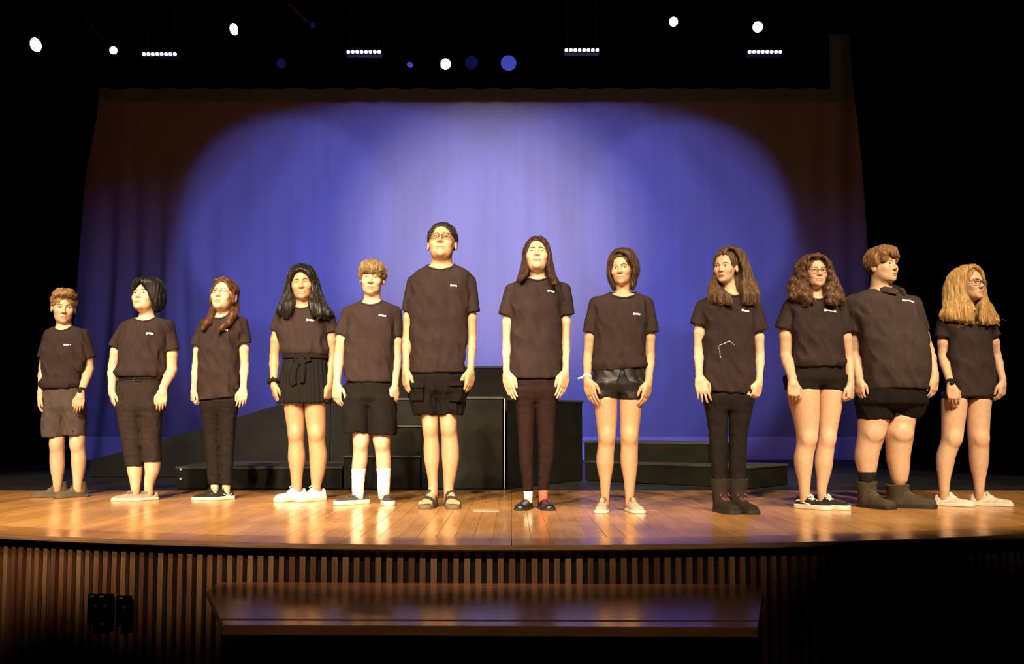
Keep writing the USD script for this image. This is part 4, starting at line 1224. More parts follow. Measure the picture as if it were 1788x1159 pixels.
    # --- spectacles
    if 'glasses' in P:
        g = P['glasses']
        hw, hh, rr = g.get('hw', 0.0255), g.get('hh', 0.0165), g.get('r', 0.0022)
        rims = []
        a = np.linspace(0, 2 * np.pi, 33)
        gy = -0.0955
        zc = g.get('z', -0.001)
        for sg in (-1, 1):
            e = lambda v: np.sign(v) * np.abs(v) ** (2 / g.get('pow', 3.0))
            x, z = sg * 0.0335 + hw * e(np.cos(a)), zc + hh * e(np.sin(a))
            y = gy + 0.12 * (np.abs(x) - 0.03) + 0.0
            rims.append(tube(wor(np.stack([x, y, z], 1)), rr * hs_, 6))
            rims.append(tube(wor([(sg * (0.0335 + hw), gy + 0.004, zc + hh * 0.45), (sg * 0.072, -0.062, zc + hh * 0.5), (sg * 0.079, -0.005, zc + hh * 0.45), (sg * 0.079, 0.012, zc - 0.002)]), rr * 0.9 * hs_, 6))
        rims.append(tube(wor([(-0.0335 + hw, gy, zc + 0.003), (0, gy - 0.002, zc + 0.006), (0.0335 - hw, gy, zc + 0.003)]), rr * hs_, 6))
        go = obj('glasses', cat(rims), g['mat'], t, True)
        for sg in (-1, 1):
            x, z = sg * 0.0335 + hw * 0.97 * e(np.cos(a[:-1])), zc + hh * 0.97 * e(np.sin(a[:-1]))
            y = gy + 0.12 * (np.abs(x) - 0.03)
            f_ = np.stack([x, y - 0.0008, z], 1); bk = np.stack([x, y + 0.0008, z], 1)
            n = len(x)
            v = np.vstack([f_, bk, f_.mean(0) - [0, 0.0012, 0], bk.mean(0)])
            fc = []
            for i in range(n):
                j = (i + 1) % n
                fc += [(2 * n, i, j), (2 * n + 1, n + j, n + i), (i, n + i, j), (j, n + i, n + j)]
            obj('lens', (wor(v), np.array(fc)), LENS, go, True)
    ctx = dict(t=t, W=W, s=s, d0=d0, shirt=shirt, bottom=bottom, trace=trace, hands=hands, so=so, bo=bo, zhem=zhem, wa=wa, pelvis=pelvis, wor=wor, hs=hs_, legl=legl, ho=ho)
    if 'extra' in P:
        P['extra'](ctx)
    return t

def wrist_band(c, k, name, m, back, half, grow, parent=None, knob=None):
    wr, u, rw, el = c['hands'][k]
    ax = (wr - el) / np.linalg.norm(wr - el)
    p = wr - ax * back
    r = rw + 0.004
    prof = [(r - 0.003, -half), (r + grow, -half), (r + grow * 1.3, 0), (r + grow, half), (r - 0.003, half), (r - 0.003, -half)]
    o = obj(name, turned(prof, p, ax, 24), m, c['t'], 40)
    return o, p, ax, r

# ------------------------------------------------------------------ the people, left to right (numbers are pixels of the photograph)
HM = {'sandy': hair_mat('hair_light_brown', (0.13, 0.065, 0.026), (0.36, 0.20, 0.085)), 'black': hair_mat('hair_black', (0.005, 0.004, 0.004), (0.016, 0.012, 0.011), 0.3), 'auburn': hair_mat('hair_auburn', (0.035, 0.011, 0.006), (0.12, 0.045, 0.02)),
      'tipped': hair_mat('hair_brown_blond_tips', (0.09, 0.05, 0.025), (0.34, 0.22, 0.11)), 'dark': hair_mat('hair_near_black', (0.010, 0.008, 0.010), (0.028, 0.022, 0.022)), 'darkbrown': hair_mat('hair_dark_brown', (0.020, 0.008, 0.007), (0.065, 0.026, 0.020)),
      'brown': hair_mat('hair_brown', (0.022, 0.010, 0.007), (0.080, 0.038, 0.023)), 'mid': hair_mat('hair_mid_brown', (0.04, 0.019, 0.011), (0.16, 0.085, 0.045)), 'curly': hair_mat('hair_curly_brown', (0.045, 0.02, 0.011), (0.17, 0.085, 0.047)),
      'fair': hair_mat('hair_fair_brown', (0.12, 0.055, 0.022), (0.33, 0.18, 0.075)), 'blonde': hair_mat('hair_blonde', (0.24, 0.12, 0.04), (0.58, 0.36, 0.14))}
BR = {'light': plain('brow_light_brown', (0.16, 0.08, 0.04), 0.8), 'dark': plain('brow_dark', (0.025, 0.014, 0.010), 0.8)}
M['watch'] = plain('black_watch', (0.012, 0.012, 0.014), 0.3)
M['scrunchie'] = fabric('black_scrunchie_velvet', (0.010, 0.009, 0.010))
M['band'] = plain('white_paper_band', (0.80, 0.78, 0.74), 0.6)
M['silver'] = plain('silver_chain', (0.75, 0.70, 0.66), 0.3, metal=0.7)

def curtain(w=0.061, x0=0.0, r=0.015, back=0.0):
    out = []
    for sg in (-1, 1):
        out.append([(x0 + sg * 0.006, -0.060, 0.108, r * 0.8), (x0 * 0.5 + sg * 0.042, -0.072, 0.082, r), (sg * (w + 0.002), -0.056 + back, 0.030, r), (sg * (w + 0.008), -0.040 + back, -0.045, r * 1.1)])
    return out

def watch(k, back=0.03):
    def f(c):
        o, p, ax, r = wrist_band(c, k, 'watch', M['watch'], back, 0.010, 0.003)
        q = p + np.array([0, -(r + 0.004), 0])
        obj('watch_face', turned([(0, 0), (0.015, 0), (0.016, 0.003), (0.015, 0.007), (0, 0.0075)], q, (0.1, -1, 0), 16), M['watch'], o, 30)
    return f

# 1 --- boy with curly fair hair
person(dict(seed=1, label='boy with short curly light brown hair, grey-brown shorts and a black watch', foot=868, skin='fair', brow=BR['light'], build=0.85, hand=0.98,
    head=(111, 509, 563, 24, -4, 2), N=(114, 571), neckline=(113, 578), neck_w=13, round=1.0, gaze=(0.003, -0.001), neck=0.92,
    arm_a=dict(sh=(86, 586), sleeve=(78, 625, 14), elbow=(75, 642), wrist=(71, 688), tip=(68, 724), roll=15, wdy=-0.02, aw=0.85),
    arm_b=dict(sh=(146, 584), sleeve=(156, 626, 12), elbow=(156, 644), wrist=(141, 686), tip=(136, 723), roll=70, wdy=-0.13, aw=0.95),
    shirt=[(569, 99, 129), (578, 80, 150), (592, 75, 154), (612, 76, 152), (645, 76, 147), (668, 74, 143), (679, 75, 141)], blouse=True, fold=0.009, print=[(111, 602), (115, 602), (119, 602), (124, 602.5)],
    bottom=dict(name='shorts', mat='grey', waist=[(672, 78, 140), (690, 76, 146), (705, 76, 148), (722, 78, 147)], a=[(712, 75, 112), (740, 74, 112), (763, 73, 111)], b=[(712, 110, 148), (740, 111, 149), (760, 111, 149)], fold=0.006),
    leg_a=[(740, 86, 114), (768, 87, 113), (785, 88, 112), (800, 87.5, 111.5), (825, 90, 110), (846, 93, 108)], leg_b=[(740, 120, 148), (768, 122, 148), (785, 124, 148), (800, 125, 149), (825, 127, 145), (846, 128, 143)], knee=776, skin_from=738,
    foot_a=dict(kind='sneaker', yaw=-62, L=0.255, upper=SHM['olive'], sole=SHM['osole'], laces=SHM['grey_lace'], shaft=0.115, shaft_r=0.044, dy=0.02), foot_b=dict(kind='sneaker', yaw=-40, L=0.255, upper=SHM['olive'], sole=SHM['osole'], laces=SHM['grey_lace'], shaft=0.115, shaft_r=0.044, dy=0.02),
    hair=dict(mat=HM['sandy'], th=0.010, hl=0.070, side=0.012, nape=-0.055, wave=0.007, wf=(75, 75, 75), mess=0.9, step=0.006, lift=2.0, fw=0.060,
              local=[[(-0.050, -0.060, 0.085, 0.020), (-0.015, -0.082, 0.096, 0.022), (0.020, -0.082, 0.098, 0.022), (0.052, -0.058, 0.085, 0.018)], [(-0.06, -0.02, 0.09, 0.022), (-0.03, -0.05, 0.112, 0.022), (0.03, -0.05, 0.112, 0.022), (0.055, -0.01, 0.095, 0.02)]]),
    extra=watch('b', 0.022)))

# 2 --- girl with a black bob
def ex2(c):
    def belt(p):
        z0 = c['W'](250, 661)[2]
        return smax(np.abs(p[:, 2] - z0 - 0.01 * np.sin(p[:, 0] * 9)) - 0.016, np.abs(c['pelvis'](p, 0.004)) - 0.004, 0.003)
    z = c['W'](245, 661)
    o = obj('belt', mesh_field(belt, z + [-0.2, -0.17, -0.03], z + [0.2, 0.22, 0.03], 0.0045), FB['belt'], c['t'], True)
    q = c['trace'](belt, 240, 661, 0.003)
    obj('buckle', tube([q + [-0.022, 0, -0.014], q + [0.022, 0, -0.014], q + [0.022, 0, 0.014], q + [-0.022, 0, 0.014], q + [-0.022, 0, -0.014]], 0.003, 6), M['dark_metal'], o)
    for x in (216, 268):
        q0, q1 = c['trace'](belt, x, 655, 0.002), c['trace'](belt, x, 667, 0.002)
        obj('belt_loop', tube([q0, (q0 + q1) / 2, q1], 0.006, 6, flat=0.4), FB['pants'], o)
person(dict(seed=2, label='person with a short black bob, belted black cropped trousers and beige lace-up shoes', foot=873, skin='pale', female=True, brow=BR['dark'], build=0.95,
    head=(254, 489, 537, -12, 17, 0), N=(258, 553), neckline=(256, 562), neck_w=17, round=1.08, eyes=0.62, smile=0.2,
    arm_a=dict(sh=(219, 572), sleeve=(200, 606, 12), elbow=(197, 640), wrist=(195, 680), tip=(199, 713), roll=25, wdy=-0.02),
    arm_b=dict(sh=(293, 570), sleeve=(301, 612, 13), elbow=(300, 645), wrist=(284, 679), tip=(281, 712), roll=75, wdy=-0.12, aw=1.1),
    shirt=[(553, 241, 276), (563, 216, 298), (578, 207, 302), (605, 207, 292), (630, 206, 289), (648, 204, 288), (659, 207, 286)], blouse=True, depth=0.62, print=[(255, 582), (259, 581.5), (263, 582), (268, 583)],
    bottom=dict(name='trousers', mat='pants', waist=[(650, 209, 284), (668, 206, 283), (690, 203, 284), (708, 204, 284), (722, 210, 280)], a=[(705, 204, 247), (740, 208, 247), (770, 213, 248), (795, 217, 248), (814, 220, 249)], b=[(705, 242, 284), (740, 246, 281), (770, 247, 280), (790, 249, 281), (806, 250, 281)], fold=0.004, fz=25),
    leg_a=[(770, 215, 246), (800, 221, 248), (820, 222.5, 247.5), (848, 228, 245)], leg_b=[(770, 248, 279), (800, 252, 279), (820, 253.5, 277.5), (848, 252, 268)], knee=768, skin_from=790,
    foot_a=dict(kind='slipper', yaw=-42, L=0.235, upper=SHM['beige'], sole=SHM['wsole'], laces=SHM['tan_lace'], dx=-1), foot_b=dict(kind='slipper', yaw=-42, L=0.235, upper=SHM['beige'], sole=SHM['wsole'], laces=SHM['tan_lace'], dx=2),
    hair=dict(mat=HM['black'], wave=0.0025, veil=[(483, 246, 264), (487, 239, 275), (495, 232, 284), (506, 230, 287), (520, 231, 288), (529, 236, 287), (536, 250, 284), (542, 264, 280)], inner=[(493, 249, 251), (500, 243, 256), (508, 238, 262), (516, 235, 266), (524, 234, 269), (532, 234, 272), (545, 232, 273)]),
    extra=ex2))

# 3 --- girl with two ponytails and glasses
person(dict(seed=3, label='girl in thin glasses with two brown ponytails, long black t-shirt and black leggings', foot=872, skin='pale', female=True, brow=BR['dark'], build=0.85, hand=0.92,
    head=(391, 486, 536, -8, 17, 2), N=(391, 551), neckline=(385, 556), neck_w=14, neck=0.95, round=0.98, eyes=0.8,
    arm_a=dict(sh=(357, 566), sleeve=(343, 603, 12), elbow=(342, 640), wrist=(339, 677), tip=(335, 710), roll=30, wdy=-0.03, aw=0.80, curl=(40, 50, 30)),
    arm_b=dict(sh=(422, 563), sleeve=(427, 600, 13), elbow=(427, 638), wrist=(425, 676), tip=(421, 711), roll=70, wdy=-0.05, aw=0.88, spread=0.10),
    shirt=[(549, 377, 409), (560, 352, 428), (575, 347, 431), (600, 350, 418), (640, 349, 416), (675, 347, 416), (697, 346, 415)], fold=0.010, depth=0.58, hemtilt=0.12, print=[(387, 576), (391, 575.5), (394, 576), (398, 577)],
    bottom=dict(name='leggings', mat='leg', hollow=False, waist=[(650, 352, 412), (680, 350, 414), (700, 349, 416), (722, 354, 412)], a=[(700, 350, 386), (740, 354, 383), (770, 358, 383), (800, 360, 384), (830, 362, 384), (846, 364, 384)], b=[(700, 380, 416), (740, 383, 411), (770, 383, 409), (800, 384, 407), (830, 384, 405), (846, 385, 405)], fold=0.004, fz=30),
    leg_a=[(770, 360, 381), (830, 364, 382), (850, 368, 382)], leg_b=[(770, 385, 407), (830, 386, 403), (850, 388, 402)], skin_from=812,
    foot_a=dict(kind='sneaker', yaw=-42, L=0.235, upper=SHM['black'], sole=SHM['wsole'], sole_h=0.030, laces=SHM['black'], stripe=('swoosh', SHM['white_lace']), sole_label='thick white sneaker sole'), foot_b=dict(kind='sneaker', yaw=-40, L=0.235, upper=SHM['black'], sole=SHM['wsole'], sole_h=0.030, laces=SHM['black'], stripe=('swoosh', SHM['white_lace']), sole_label='thick white sneaker sole'),
    hair=dict(mat=HM['auburn'], th=0.006, hl=0.078, short=False, nape=-0.07, wave=0.0025, fw=0.057, fd=0.085, vol=[((0.02, 0.05, -0.04), (0.06, 0.045, 0.06))], local=curtain(0.068, 0.0, 0.009, 0.03),
              px=[[(409, 520, 0.05, 6), (411, 535, 0.03, 7), (407, 550, -0.06, 7.5), (398, 563, -0.10, 6), (387, 573, -0.115, 4), (381, 579, -0.115, 1.5)], [(371, 520, 0.06, 5), (373, 537, 0.03, 5), (369, 551, -0.04, 6), (362, 563, -0.085, 6), (354, 574, -0.09, 3)]]),
    glasses=dict(mat=RIM['metal'], r=0.0012, hh=0.015)))

# 4 --- smiling girl with long black hair
def ex4(c):
    def sash(p):
        z0 = c['W'](530, 622)[2]
        return smax(np.abs(p[:, 2] - z0) - 0.018, np.abs(c['pelvis'](p, 0.006) ) - 0.006, 0.003)
    z = c['W'](533, 622)
    o = obj('sash', mesh_field(sash, z + [-0.2, -0.19, -0.035], z + [0.2, 0.22, 0.035], 0.0045), FB['skirt'], c['t'], True)
    def rib(px, r):
        return tube([c['trace'](c['bottom'], x, y, 0.012) for x, y in px], np.array(r) * c['s'], 8, flat=0.35)
    obj('bow', cat([rib([(527, 626), (519, 634), (512, 648), (511, 663), (513, 672)], [3, 5, 6, 6.5, 5]), rib([(527, 626), (529, 640), (528, 655), (527, 668)], [3, 5, 5, 4.5]), rib([(527, 625), (519, 623), (514, 628), (521, 630), (527, 627)], [3, 4, 4, 3.5, 3]), rib([(527, 625), (534, 622), (540, 628), (533, 631), (527, 627)], [3, 4, 4, 3.5, 3])]), FB['skirt'], o, True)
    wr, u, rw, el = c['hands']['a']
    ax = (wr - el) / np.linalg.norm(wr - el)
    p0 = wr - ax * 0.012
    def scr(p):
        q = p - p0
        h = q @ ax
        r = np.linalg.norm(q - h[:, None] * ax, axis=1)
        ang = np.arctan2(q[:, 1], q[:, 0])
        return np.hypot(r - rw - 0.010, h - 0.004 * np.sin(ang * 5)) - 0.014 - 0.0035 * np.sin(ang * 11)
    obj('scrunchie', mesh_field(scr, p0 - 0.075, p0 + 0.075, 0.0035), M['scrunchie'], c['t'], True)
person(dict(seed=4, label='smiling girl with long straight black hair, pleated black shorts and white sneakers', foot=874, skin='tan', female=True, brow=BR['dark'], build=0.95,
    head=(528, 466, 521, 4, 2, -4), N=(530, 534), neckline=(529, 540), neck_w=14, round=1.10, eyes=0.6, smile=1.0,
    arm_a=dict(sh=(490, 553), sleeve=(482, 578, 12), elbow=(479, 622), wrist=(478, 668), tip=(482, 703), roll=25, wdy=-0.02, aw=1.0),
    arm_b=dict(sh=(573, 551), sleeve=(579, 580, 12), elbow=(580, 625), wrist=(575, 670), tip=(570, 707), roll=30, wdy=-0.03, aw=0.95),
    shirt=[(532, 507, 554), (543, 484, 579), (558, 478, 580), (580, 484, 572), (600, 490, 571), (612, 494, 571), (620, 496, 572)], depth=0.66, blouse=True, fold=0.006, print=[(535, 558.5), (539, 558.5), (543, 559), (548, 559.5)],
    bottom=dict(name='shorts', mat='skirt', pleats=True, hollow=False, waist=[(612, 497, 570), (626, 496, 571), (645, 491, 573), (670, 488, 576), (690, 485, 577), (704, 484, 577)], pd=0.62, fold=0.003),
    leg_a=[(690, 494, 531), (715, 496.5, 531), (757, 502.5, 531), (775, 504, 530), (800, 503.5, 532), (825, 507, 529), (848, 509, 527)], leg_b=[(690, 532, 570), (715, 532, 569), (757, 537, 569), (775, 539, 568), (800, 541, 570), (825, 542, 567), (848, 544, 561)], knee=757, skin_from=688,
    foot_a=dict(kind='boot', yaw=-38, L=0.26, upper=SHM['white'], sole=SHM['wsole'], sole_h=0.032, laces=SHM['white_lace'], dx=2), foot_b=dict(kind='boot', yaw=-38, L=0.26, upper=SHM['white'], sole=SHM['wsole'], sole_h=0.032, laces=SHM['white_lace'], dx=2),
    hair=dict(mat=HM['black'], vf=0.038, wave=0.0025, strands=1100, step=0.02, veil=[(461, 519, 535), (466, 510, 545), (475, 504, 551), (490, 499, 556), (505, 496, 560), (520, 492, 566), (535, 487, 574), (545, 484, 581), (552, 487, 582), (556, 494, 574)], inner=[(474, 527, 529), (479, 518, 536), (486, 512, 543), (495, 509, 547), (510, 510, 547), (520, 513, 546), (530, 517, 543), (540, 517, 545), (560, 512, 552)]),
    extra=ex4))

# 5 --- boy in white socks
person(dict(seed=5, label='boy with tousled blond-tipped brown fringe, long black shorts and tall white socks', foot=880, skin='fair', brow=BR['light'], build=0.9,
    head=(650, 456, 513, 0, 0, 2), N=(650, 527), neckline=(649, 533), neck_w=18, eyes=0.75, smile=0.1, neck=1.0, round=1.0,
    arm_a=dict(sh=(608, 545), sleeve=(596, 584, 13.5), elbow=(592, 622), wrist=(588, 668), tip=(588, 711), roll=55, wdy=-0.05, aw=1.05, thumb=0.3),
    arm_b=dict(sh=(690, 545), sleeve=(694, 588, 10.5), elbow=(694, 625), wrist=(690, 672), tip=(686, 711), roll=45, wdy=-0.03, aw=0.9),
    shirt=[(525, 631, 670), (537, 604, 694), (552, 596, 701), (580, 604, 690), (620, 603, 686), (650, 602, 686), (668, 604, 685)], fold=0.007, print=[(661, 550), (665, 550.5), (669, 551), (674, 552)],
    bottom=dict(name='shorts', mat='short', waist=[(645, 606, 684), (665, 602, 687), (690, 599, 690), (705, 602, 689)], a=[(695, 598, 646), (730, 597, 646), (756, 598, 645)], b=[(695, 643, 691), (730, 644, 693), (759, 645, 692)], fold=0.006),
    leg_a=[(740, 615, 646), (768, 616, 645), (785, 617, 642), (805, 616, 641), (820, 615, 637), (858, 616, 634)], leg_b=[(740, 650, 683), (768, 651, 682), (785, 655, 681), (805, 657, 682), (820, 659, 681), (858, 661, 679)], knee=774, skin_from=742,
    foot_a=dict(kind='slipper', yaw=-48, L=0.265, upper=SHM['grey'], sole=SHM['wsole'], sole_h=0.032, laces=SHM['grey'], sock=(SHM['sock'], 818), sock_label='tall white sock', dx=4), foot_b=dict(kind='slipper', yaw=14, L=0.255, upper=SHM['grey'], sole=SHM['wsole'], sole_h=0.032, laces=SHM['grey'], sock=(SHM['sock'], 817), sock_label='tall white sock', dx=3),
    hair=dict(mat=HM['tipped'], th=0.013, hl=0.045, side=0.0, nape=-0.06, wave=0.0075, wf=(85, 85, 40), mess=0.5, step=0.008, lift=1.8, fw=0.056,
              local=[[(-0.055, -0.062, 0.085, 0.018), (-0.050, -0.080, 0.060, 0.013), (-0.044, -0.085, 0.042, 0.009)], [(-0.03, -0.075, 0.095, 0.020), (-0.024, -0.096, 0.062, 0.014), (-0.018, -0.096, 0.044, 0.009)], [(0.0, -0.08, 0.095, 0.020), (0.002, -0.098, 0.060, 0.014), (0.006, -0.097, 0.036, 0.008)], [(0.03, -0.075, 0.095, 0.019), (0.032, -0.092, 0.062, 0.014), (0.034, -0.092, 0.046, 0.009)], [(0.055, -0.06, 0.085, 0.018), (0.056, -0.074, 0.055, 0.012), (0.060, -0.064, 0.02, 0.009)], [(-0.064, -0.04, 0.06, 0.015), (-0.068, -0.045, 0.01, 0.010)]])))

# 6 --- tall boy in glasses
def ex6(c):
    for x0, x1, y0, y1 in ((720, 742, 672, 700), (786, 809, 668, 702)):
        a, b = c['W'](x0, y1), c['W'](x1, y0)
        def pocket(p):
            r = np.maximum(np.maximum(a[0] - p[:, 0], p[:, 0] - b[0]), np.maximum(a[2] - p[:, 2], p[:, 2] - b[2]))
            return smax(smax(c['bottom'](p) - 0.014, r, 0.004), p[:, 1] - c['d0'] + 0.0, 0.004)
        po = obj('pocket', mesh_field(pocket, (a[0] - 0.02, c['d0'] - 0.2, a[2] - 0.02), (b[0] + 0.02, c['d0'] + 0.02, b[2] + 0.02), 0.005), FB['short'], c['bo'], True)
    for x0, x1, y0, y1 in ((719, 743, 669, 678), (785, 810, 665, 675)):
        a, b = c['W'](x0, y1), c['W'](x1, y0)
        def flap(p):
            r = np.maximum(np.maximum(a[0] - p[:, 0], p[:, 0] - b[0]), np.maximum(a[2] - p[:, 2], p[:, 2] - b[2]))
            return smax(smax(np.abs(c['bottom'](p) - 0.019) - 0.005, r, 0.003), p[:, 1] - c['d0'], 0.004)
        obj('pocket_flap', mesh_field(flap, (a[0] - 0.02, c['d0'] - 0.2, a[2] - 0.02), (b[0] + 0.02, c['d0'] + 0.02, b[2] + 0.02), 0.0045), FB['short'], c['bo'], True)
person(dict(seed=6, label='tallest boy, chin raised, in glasses with black cargo shorts and strap sandals', foot=885, skin='warm', brow=BR['dark'], build=0.98,
    head=(772, 389, 446, -3, 20, 0), N=(771, 464), neckline=(770, 472), neck_w=22, eyes=0.6, neck=1.05, round=1.0,
    arm_a=dict(sh=(723, 493), sleeve=(712, 544, 11.5), elbow=(711, 592), wrist=(709, 643), tip=(709, 690), roll=25, wdy=-0.02),
    arm_b=dict(sh=(819, 492), sleeve=(824, 545, 14.5), elbow=(824, 592), wrist=(822, 643), tip=(817, 690), roll=30, wdy=-0.03, aw=0.95),
    shirt=[(462, 748, 796), (478, 720, 825), (497, 708, 832), (530, 714, 818), (570, 717, 815), (615, 717, 814), (653, 717, 812)], fold=0.007, depth=0.56, print=[(786, 498), (790, 498.5), (794, 498.5), (798, 499.5)],
    bottom=dict(name='cargo_shorts', mat='short', waist=[(630, 722, 808), (655, 717, 813), (680, 715, 815), (690, 718, 812)], a=[(680, 714, 766), (705, 718, 766), (724, 723, 765)], b=[(680, 764, 815), (705, 766, 812), (724, 766, 808)], fold=0.011),
    leg_a=[(705, 735, 766), (730, 736, 765), (750, 738, 765), (765, 740, 765), (800, 741, 766.5), (830, 746, 764), (858, 750, 764)], leg_b=[(705, 767, 799), (730, 767.5, 798), (750, 769, 798), (765, 771, 799), (800, 772, 801), (830, 774, 796), (858, 775, 790)], knee=747, skin_from=706,
    foot_a=dict(kind='sandal', yaw=-10, L=0.285, upper=SHM['sandal'], sole=SHM['ssole'], dx=-3), foot_b=dict(kind='sandal', yaw=10, L=0.285, upper=SHM['sandal'], sole=SHM['ssole'], dx=3),
    hair=dict(mat=HM['dark'], th=0.008, hl=0.082, side=0.005, nape=-0.06, wave=0.003, wf=(90, 90, 60), mess=0.5, step=0.006, fw=0.064, fd=0.085),
    glasses=dict(mat=RIM['brown'], r=0.0019, hh=0.0145, pow=4), extra=ex6))

# 7 --- woman with chin raised
person(dict(seed=7, label='woman with chin raised, long dark brown hair, wine-black leggings and black slip-on shoes', foot=888, skin='pale', female=True, brow=BR['dark'], build=0.92,
    head=(937, 416, 467, 0, 22, 0), N=(938, 487), neckline=(938, 490), neck_w=20, eyes=0.65, smile=0.7, round=1.0, neck=1.0,
    arm_a=dict(sh=(893, 507), sleeve=(883, 551, 14), elbow=(885, 600), wrist=(884, 648), tip=(894, 696), roll=45, wdy=-0.05, aw=0.92, curl=(6, 8, 6), thumb=0.9),
    arm_b=dict(sh=(985, 506), sleeve=(990, 550, 14), elbow=(988, 598), wrist=(988, 646), tip=(978, 695), roll=45, wdy=-0.05, aw=0.88, curl=(6, 8, 6), thumb=0.9),
    shirt=[(484, 914, 962), (496, 890, 988), (513, 881, 996), (550, 894, 980), (590, 893, 980), (630, 892, 980), (662, 891, 978)], fold=0.006, depth=0.56, print=[(956, 508), (960, 507.5), (964, 508.5), (968, 510)],
    bottom=dict(name='leggings', mat='wine', hollow=False, waist=[(630, 897, 973), (660, 895, 975), (680, 896, 975), (700, 900, 971)], a=[(680, 896, 937), (720, 902, 934), (758, 904.5, 932), (800, 906, 931), (830, 911, 931), (858, 914, 931)], b=[(680, 934, 975), (720, 936, 971), (758, 938.5, 969), (800, 940, 967), (830, 940, 961), (858, 940, 956)], fold=0.003, fz=25),
    leg_a=[(758, 906, 930), (830, 912, 930), (864, 916, 929)], leg_b=[(758, 940, 967), (830, 941, 960), (864, 942, 955)], skin_from=825,
    foot_a=dict(kind='slipper', yaw=-16, L=0.26, upper=SHM['leather'], sole=SHM['bsole'], sole_h=0.016, sock=(SHM['sock'], 857), sock_label='white ankle sock', open_r=0.034, dx=-2), foot_b=dict(kind='slipper', yaw=12, L=0.26, upper=SHM['leather'], sole=SHM['bsole'], sole_h=0.016, sock=(SHM['pinksock'], 855), sock_label='red-pink ankle sock', open_r=0.034, dx=0),
    hair=dict(mat=HM['darkbrown'], wave=0.004, wf=(80, 80, 20), strands=1000, step=0.016, veil=[(412, 930, 945), (418, 922, 953), (430, 917, 959), (445, 914, 963), (460, 910, 966), (475, 907, 969), (485, 904, 972), (492, 903, 975), (500, 912, 975), (504, 950, 973)], inner=[(417, 934, 940), (422, 926, 947), (432, 921, 953), (445, 919, 957), (460, 921, 956), (472, 922, 955), (485, 919, 957), (495, 910, 961), (506, 900, 965)])))

# 8 --- girl with wrist band
def ex8(c):
    o, p, ax, r = wrist_band(c, 'a', 'wrist_band', M['band'], 0.012, 0.008, 0.002)
    q = c['W'](1009, 660.5, -0.05)
    obj('tag', tube([p + [-r, -0.005, 0], (p + q) / 2 + [0, 0, 0.003], q], [0.006, 0.006, 0.005], 6, flat=0.2), M['band'], o)
    for px in ([(1084, 644), (1082, 655), (1078, 664)], [(1089, 644), (1092, 656), (1096, 663)]):
        obj('drawstring', tube([c['trace'](c['bottom'], x, y, 0.004) for x, y in px], 0.003, 6), FB['short'], c['bo'], True)
    wr, u, rw, el = c['hands']['b']
person(dict(seed=8, label='girl with tied-back brown hair, shiny black shorts, white wrist band and tan suede shoes', foot=893, skin='warm', female=True, brow=BR['dark'], build=0.95,
    head=(1085, 441, 495, -14, 2, -5), N=(1088, 513), neckline=(1087, 521), neck_w=21, smile=0.8, gaze=(0.004, 0.0), round=1.04, neck=1.02,
    arm_a=dict(sh=(1041, 530), sleeve=(1030, 581, 13), elbow=(1027, 622), wrist=(1025, 661), tip=(1037, 705), roll=50, wdy=-0.08, aw=1.0, curl=(8, 12, 8)),
    arm_b=dict(sh=(1128, 530), sleeve=(1137, 581, 14), elbow=(1135, 622), wrist=(1133, 664), tip=(1124, 710), roll=40, wdy=-0.06, aw=1.02, curl=(12, 16, 10)),
    shirt=[(511, 1063, 1113), (522, 1035, 1135), (538, 1027, 1142), (575, 1038, 1128), (610, 1038, 1126), (632, 1036, 1126), (648, 1037, 1126)], blouse=True, fold=0.007, hemtilt=0.14, print=[(1106, 547.5), (1110, 548), (1114, 548), (1118, 549)], depth=0.6,
    bottom=dict(name='shorts', mat='satin', waist=[(632, 1038, 1125), (650, 1035, 1127), (672, 1034, 1128), (682, 1036, 1126)], a=[(668, 1034, 1083), (685, 1033, 1081), (696, 1034, 1079)], b=[(668, 1079, 1128), (685, 1081, 1128), (698, 1082, 1127)], fold=0.006),
    leg_a=[(680, 1036, 1080), (700, 1037, 1078), (735, 1041, 1077), (762, 1044, 1075), (780, 1044, 1073), (803, 1042.5, 1071), (830, 1046, 1068), (860, 1049, 1064.5)], leg_b=[(680, 1081, 1124), (700, 1081.5, 1122), (735, 1083, 1118), (762, 1083, 1115), (780, 1084, 1114), (803, 1084.5, 1113), (830, 1088, 1111), (860, 1091, 1107.5)], knee=762, skin_from=682,
    foot_a=dict(kind='sneaker', yaw=-8, L=0.255, upper=SHM['tan'], sole=SHM['wsole'], sole_h=0.020, laces=SHM['grey_lace'], dx=-4), foot_b=dict(kind='sneaker', yaw=10, L=0.255, upper=SHM['tan'], sole=SHM['wsole'], sole_h=0.020, laces=SHM['grey_lace'], dx=4),
    hair=dict(mat=HM['brown'], wave=0.003, veil=[(433, 1080, 1096), (438, 1070, 1106), (448, 1064, 1112), (460, 1061, 1116), (475, 1060, 1117), (488, 1062, 1113), (498, 1067, 1109), (505, 1071, 1107)], inner=[(442, 1076, 1080), (448, 1070, 1092), (458, 1067, 1098), (470, 1066, 1103), (482, 1066, 1104), (492, 1069, 1102), (500, 1072, 1100), (508, 1070, 1103)]),
    extra=ex8))

